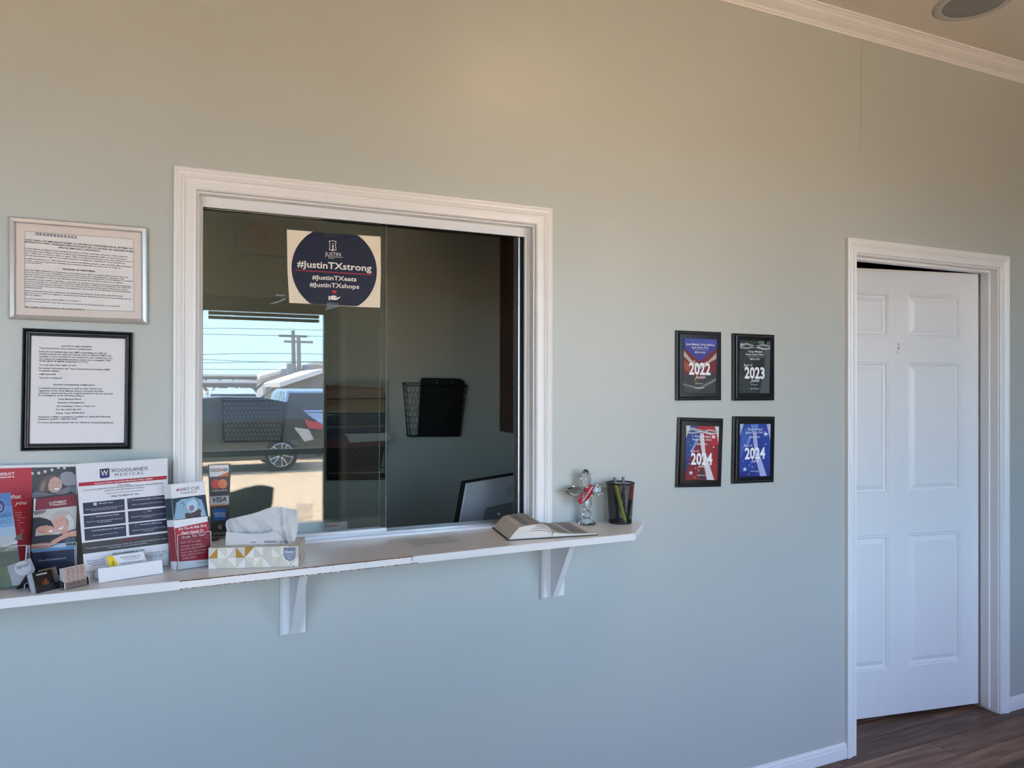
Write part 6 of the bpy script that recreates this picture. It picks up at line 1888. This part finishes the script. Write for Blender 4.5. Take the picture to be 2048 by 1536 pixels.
def basket(tl, tr, br_, bl_, label, depth=.085, nu=14, nv=8):
    Yw = OY
    A = [on(tl, Yw - depth), on(tr, Yw - depth), on(br_, Yw - depth * .75), on(bl_, Yw - depth * .75)]
    B = [np.array([A[0][0] + .004, Yw - .004, A[0][2] + .012]), np.array([A[1][0] - .004, Yw - .004, A[1][2] + .012]), np.array([A[2][0], Yw - .004, A[2][2]]), np.array([A[3][0], Yw - .004, A[3][2]])]
    root = thing('wire_basket', tuple((B[2] + B[3]) / 2), label, 'wall basket', 'wire file baskets on the office wall')
    def bil(Q):
        return lambda s, t_: tuple((Q[0] * (1 - s) + Q[1] * s) * (1 - t_) + (Q[3] * (1 - s) + Q[2] * s) * t_)
    mb = MB(); hex_panel(mb, bil(A), nu, nv, .0011); mb.build('front_net', WIREB, root, kind='stuff')
    mb = MB(); hex_panel(mb, bil([A[0], B[0], B[3], A[3]]), 3, nv, .0010); mb.build('side_net', WIREB, root, kind='stuff')
    mb = MB(); hex_panel(mb, bil([B[1], A[1], A[2], B[2]]), 3, nv, .0010); mb.build('side_net', WIREB, root, kind='stuff')
    mb = MB(); mb.tube([A[0], A[1], A[2], A[3]], .0032, 6, closed=True); mb.build('front_frame', WIREB, root)
    mb = MB(); mb.tube([B[0], B[1], B[2], B[3]], .0032, 6, closed=True); mb.build('back_frame', WIREB, root)
    for a, b_ in zip(A, B):
        mb = MB(); mb.tube([a, b_], .0030, 6); mb.build('rail', WIREB, root)
    return A, B
basket((445, 802), (575, 801), (565, 883), (449, 884), 'empty hexagon wire basket on the office wall behind the reflected car', nu=15, nv=9)
A, B = basket((813, 770), (935, 772), (919, 872), (821, 873), 'hexagon wire basket on the office wall holding a black folder', nu=14, nv=8)
fo = thing('black_folder', tuple(on((870, 872), OY - .05)), 'black folder with rounded top standing in the wire basket', 'folder')
fp = Plane(tuple(on((870, 873), OY - .050)), 0, -4)
zf = Zm(800, 740, 10.24)
BLKV = mat('black_vinyl', (.004, .004, .004, 1), rough=.5)
sheet_slab(fp, [zf(440, 200), zf(455, 175), zf(490, 162), zf(1235, 178), zf(1300, 215), zf(1322, 245), zf(1300, 420), zf(1215, 1345), zf(370, 1350), zf(430, 420)], .012, 'cover', BLKV, fo)
mb = MB()
for x, y in ((757, 257), (1075, 262)):
    p = fp.up([zf(x, y)], .0006)[0]
    mb2 = MB(); mb2.lathe([(.0006, 0), (.0028, .0004), (.0032, -.0006)], p, axis=fp.n, n=10); mb2.build('rivet', METAL, fo)
# tiered wall file with folders
zq = Zm(640, 740, 6.4)
rk = thing('wall_file_rack', tuple(on((712, 955), OY)), 'black tiered wall file rack holding folders behind the glass', 'file rack')
YR = OY - .13
for x in (92, 832):
    mb = MB(); mb.tube([on(zq(x, 190), OY - .006), on(zq(x, 1385), OY - .006)], .004, 6); mb.build('upright', WIREB, rk)
for y in (365, 550, 690, 800, 985, 1245, 1325, 1400):
    mb = MB(); mb.tube([on(zq(90, y + 8), YR + .02), on(zq(834, y), YR + .02)], .0028, 5); mb.build('cross_wire', WIREB, rk)
mb = MB(); mb.slab([on(zq(85, 1000), YR), on(zq(830, 975), YR), on(zq(770, 1300), YR + .04), on(zq(85, 1320), YR + .04)], (0, .003, 0)); mb.build('pocket', mat('smoke_plastic', (.012, .012, .012, 1), rough=.5), rk)
mb = MB(); mb.slab([on(zq(85, 1340), YR + .04), on(zq(830, 1325), YR + .04), on(zq(832, 1385), YR + .06), on(zq(85, 1415), YR + .06)], (0, .003, 0)); mb.build('pocket', WIREB, rk)
def folder(q, c, label, Y, lean=0.0, nm='file_folder'):
    pl = Plane((0, Y, 0), 0, 0)
    return sheet_slab(pl, [zq(*p) for p in q], .0022, nm, ink(c), label=label, cat='folder', group='folders in the tiered wall rack')
FL_ = [([(235, 160), (310, 160), (315, 136), (880, 134), (850, 215), (830, 330), (85, 330), (90, 200)], (150, 146, 140), 'grey sheet sticking out at the top of the file rack'),
       ([(90, 205), (240, 195), (560, 215), (830, 235), (820, 380), (85, 380)], (126, 88, 68), 'rust orange folder in the file rack, topmost'),
       ([(90, 262), (340, 250), (830, 250), (808, 360), (820, 470), (85, 470)], (144, 118, 96), 'tan folder in the file rack below the rust one'),
       ([(95, 395), (340, 345), (360, 385), (830, 370), (830, 500), (85, 520)], (136, 100, 76), 'orange tan folder tab row in the file rack'),
       ([(85, 470), (330, 430), (830, 410), (826, 560), (85, 570)], (140, 122, 84), 'mustard folder in the middle of the file rack'),
       ([(85, 520), (330, 512), (345, 540), (830, 525), (828, 640), (85, 650)], (146, 146, 140), 'pale grey folder tabs above the teal one'),
       ([(90, 590), (300, 560), (600, 560), (830, 555), (828, 760), (85, 770)], (40, 62, 78), 'teal blue folder in the file rack'),
       ([(85, 695), (330, 690), (335, 680), (585, 680), (600, 700), (830, 695), (828, 820), (85, 830)], (88, 90, 96), 'grey folder tabs above the navy one'),
       ([(85, 765), (160, 745), (560, 745), (600, 735), (826, 735), (824, 900), (85, 930)], (38, 38, 70), 'navy folder in the lower file rack'),
       ([(85, 880), (350, 870), (700, 900), (828, 905), (826, 985), (85, 1000)], (96, 44, 60), 'maroon folder at the bottom of the file rack')]
for k, (q, c, lb) in enumerate(FL_):
    folder(q, c, lb, YR + .055 - k * .0046)
folder([(312, 818), (870, 806), (905, 850), (930, 890), (840, 905), (380, 930), (345, 850)], (196, 190, 186), 'white sheet flopping out of the lower file rack', YR - .012, nm='loose_sheet')
# script word hanging on the rack
fw_ = thing('word_sign', tuple(on((700, 915), YR - .02)), 'black script word faith hanging in front of the file rack', 'sign')
pr = Printer(Plane((0, YR - .022, 0)), 0)
v, f = glyphs('faith', .012, .5)
lo, hi = v[:, 0].min(), v[:, 0].max()
p0, p1 = zq(165, 1115), zq(605, 1085)
px = np.array(p0)[None] + ((v[:, 0] - lo) / (hi - lo))[:, None] * (np.array(p1) - np.array(p0))[None] + (v[:, 1] / CAP * 19)[:, None] * np.array([0, -1.])[None]
fr_ = Plane((0, YR - .022, 0)).up(px)
mb = MB().add(fr_, f).add(fr_ + np.array([0, .004, 0]), f)
# side walls of the letters
from collections import Counter
ec = Counter()
for q in f:
    for i in range(len(q)):
        ec[tuple(sorted((q[i], q[(i + 1) % len(q)])))] += 1
n_ = len(fr_)
mb.f += [[a, b_, b_ + n_, a + n_] for (a, b_), c in ec.items() if c == 1]; mb.mi += [0] * sum(1 for c in ec.values() if c == 1)
mb.build('script_letters', mat('black_iron', (.006, .006, .006, 1), rough=.6), fw_, fix=False)
mb = MB(); mb.tube([on((700, 898), YR - .020), on((700, 890), YR + .018)], .002, 5); mb.build('hook', WIREB, fw_)

# ceiling lamp added to brighten the dim office, left of what the window shows
ol = thing('ceiling_lamp', (-.35, .9, 2.6), 'round ceiling lamp added to brighten the office, out of view left of the window opening', 'lamp')
MB().lathe([(.16, 2.6995), (.16, 2.68), (.148, 2.676)], (-.35, .9, 0), n=32, cap=False).build('rim', WHTL, ol)
MB().lathe([(.148, 2.678), (.12, 2.64), (.06, 2.62), (.002, 2.615)], (-.35, .9, 0), n=32, cap=False).build('diffuser', mat('office_fill_diffuser', (.8, .78, .72, 1), rough=.5, emit=(1.0, .84, .62, 1), estr=5.0), ol, smooth=True)
# desk and monitor
DESK = mat('desk_laminate', (.10, .07, .05, 1), rough=.5, var=.15, vscale=8, stretch=(1, 8, 8))
dk = thing('office_desk', (.6, .45, 0), 'dark office desk below the reception window', 'desk')
MB().box(-.3, 1.95, WT + .02, .80, .715, .745).build('desk_top', DESK, dk)
for x in (-.28, 1.90):
    MB().box(x, x + .04, WT + .04, .78, 0, .715).build('side_panel', DESK, dk)
MB().box(-.24, 1.90, WT + .03, WT + .05, .30, .715).build('modesty_panel', DESK, dk)
zmn = Zm(900, 930, 9.31)
mp_ = Plane(tuple(on((918, 1047), .40)), 30, -11)
mon = thing('computer_monitor', (1.2, .5, .745), 'silver backed computer monitor seen from behind on the desk', 'monitor')
SLV = mat('monitor_silver', (.78, .79, .82, 1), rough=.32)
cor = mp_.up([zmn(185, 1095), zmn(318, 345)])
o0, uu = cor[0], (cor[1] - cor[0]); Lh = np.linalg.norm(uu); uu = uu / Lh
o0 = o0 - uu * (.34 - Lh)
def MP(a, u, c): return o0 + mp_.r * a + uu * u + mp_.n * c
MWd = .53
mb = MB(); mb.slab([MP(0, 0, 0), MP(MWd, 0, 0), MP(MWd, .34, 0), MP(0, .34, 0)], -mp_.n * .006); mb.build('back_shell', SLV, mon)
mb = MB(); mb.slab([MP(-.004, -.003, -.0062), MP(MWd + .004, -.003, -.0062), MP(MWd + .004, .343, -.0062), MP(-.004, .343, -.0062)], -mp_.n * .020); mb.build('screen_bezel', FELT, mon)
# recessed stand cover outlined on the back
q = mp_.up([zmn(625, 1055), zmn(655, 850), zmn(690, 805), zmn(1260, 680)], .0006)
mb = MB(); mb.tube(list(q), .0016, 5); mb.build('cover_groove', mat('groove_grey', (.16, .17, .19, 1), rough=.5), mon)
q2 = [p + mp_.n * .0004 for p in mp_.up([zmn(630, 1055), zmn(660, 852), zmn(692, 812), zmn(1270, 690), zmn(1500, 900), zmn(1200, 1100)], 0)]
mb = MB(); mb.add(q2, [tuple(range(len(q2)))]); mb.build('stand_cover', mat('cover_grey', (.40, .41, .43, 1), rough=.35), mon, fix=False)
cq = mp_.up([zmn(1120, 468)], .0006)[0]
ring = [cq + mp_.r * (.020 * math.cos(a)) + uu * (.020 * math.sin(a)) for a in np.linspace(0, 2 * math.pi, 25)[:-1]]
LGM = mat('logo_grey', (.14, .13, .13, 1), rough=.3, metal=.5)
mb = MB(); mb.tube(ring, .0010, 4, closed=True); mb.build('logo_ring', LGM, mon)
v, f = glyphs('hp', 0, .35)
lo, hi = v[:, 0].min(), v[:, 0].max()
pp = [cq - mp_.r * .012 + mp_.r * ((x - lo) / (hi - lo) * .022) + uu * (y * .020 - .006) for x, y in v]
mb = MB().add(pp, f); mb.build('logo_letters', LGM, mon, fix=False)
st = MP(MWd / 2, .10, -.03)
mb = MB(); mb.tube([st, (st[0] + .02, st[1] + .02, .76)], .022, 10); mb.build('stand_neck', SLV, mon, smooth=True)
mb = MB(); mb.lathe([(.12, .746), (.12, .752), (.03, .758)], (st[0] + .02, st[1] + .02, 0), n=32); mb.build('stand_foot', SLV, mon)
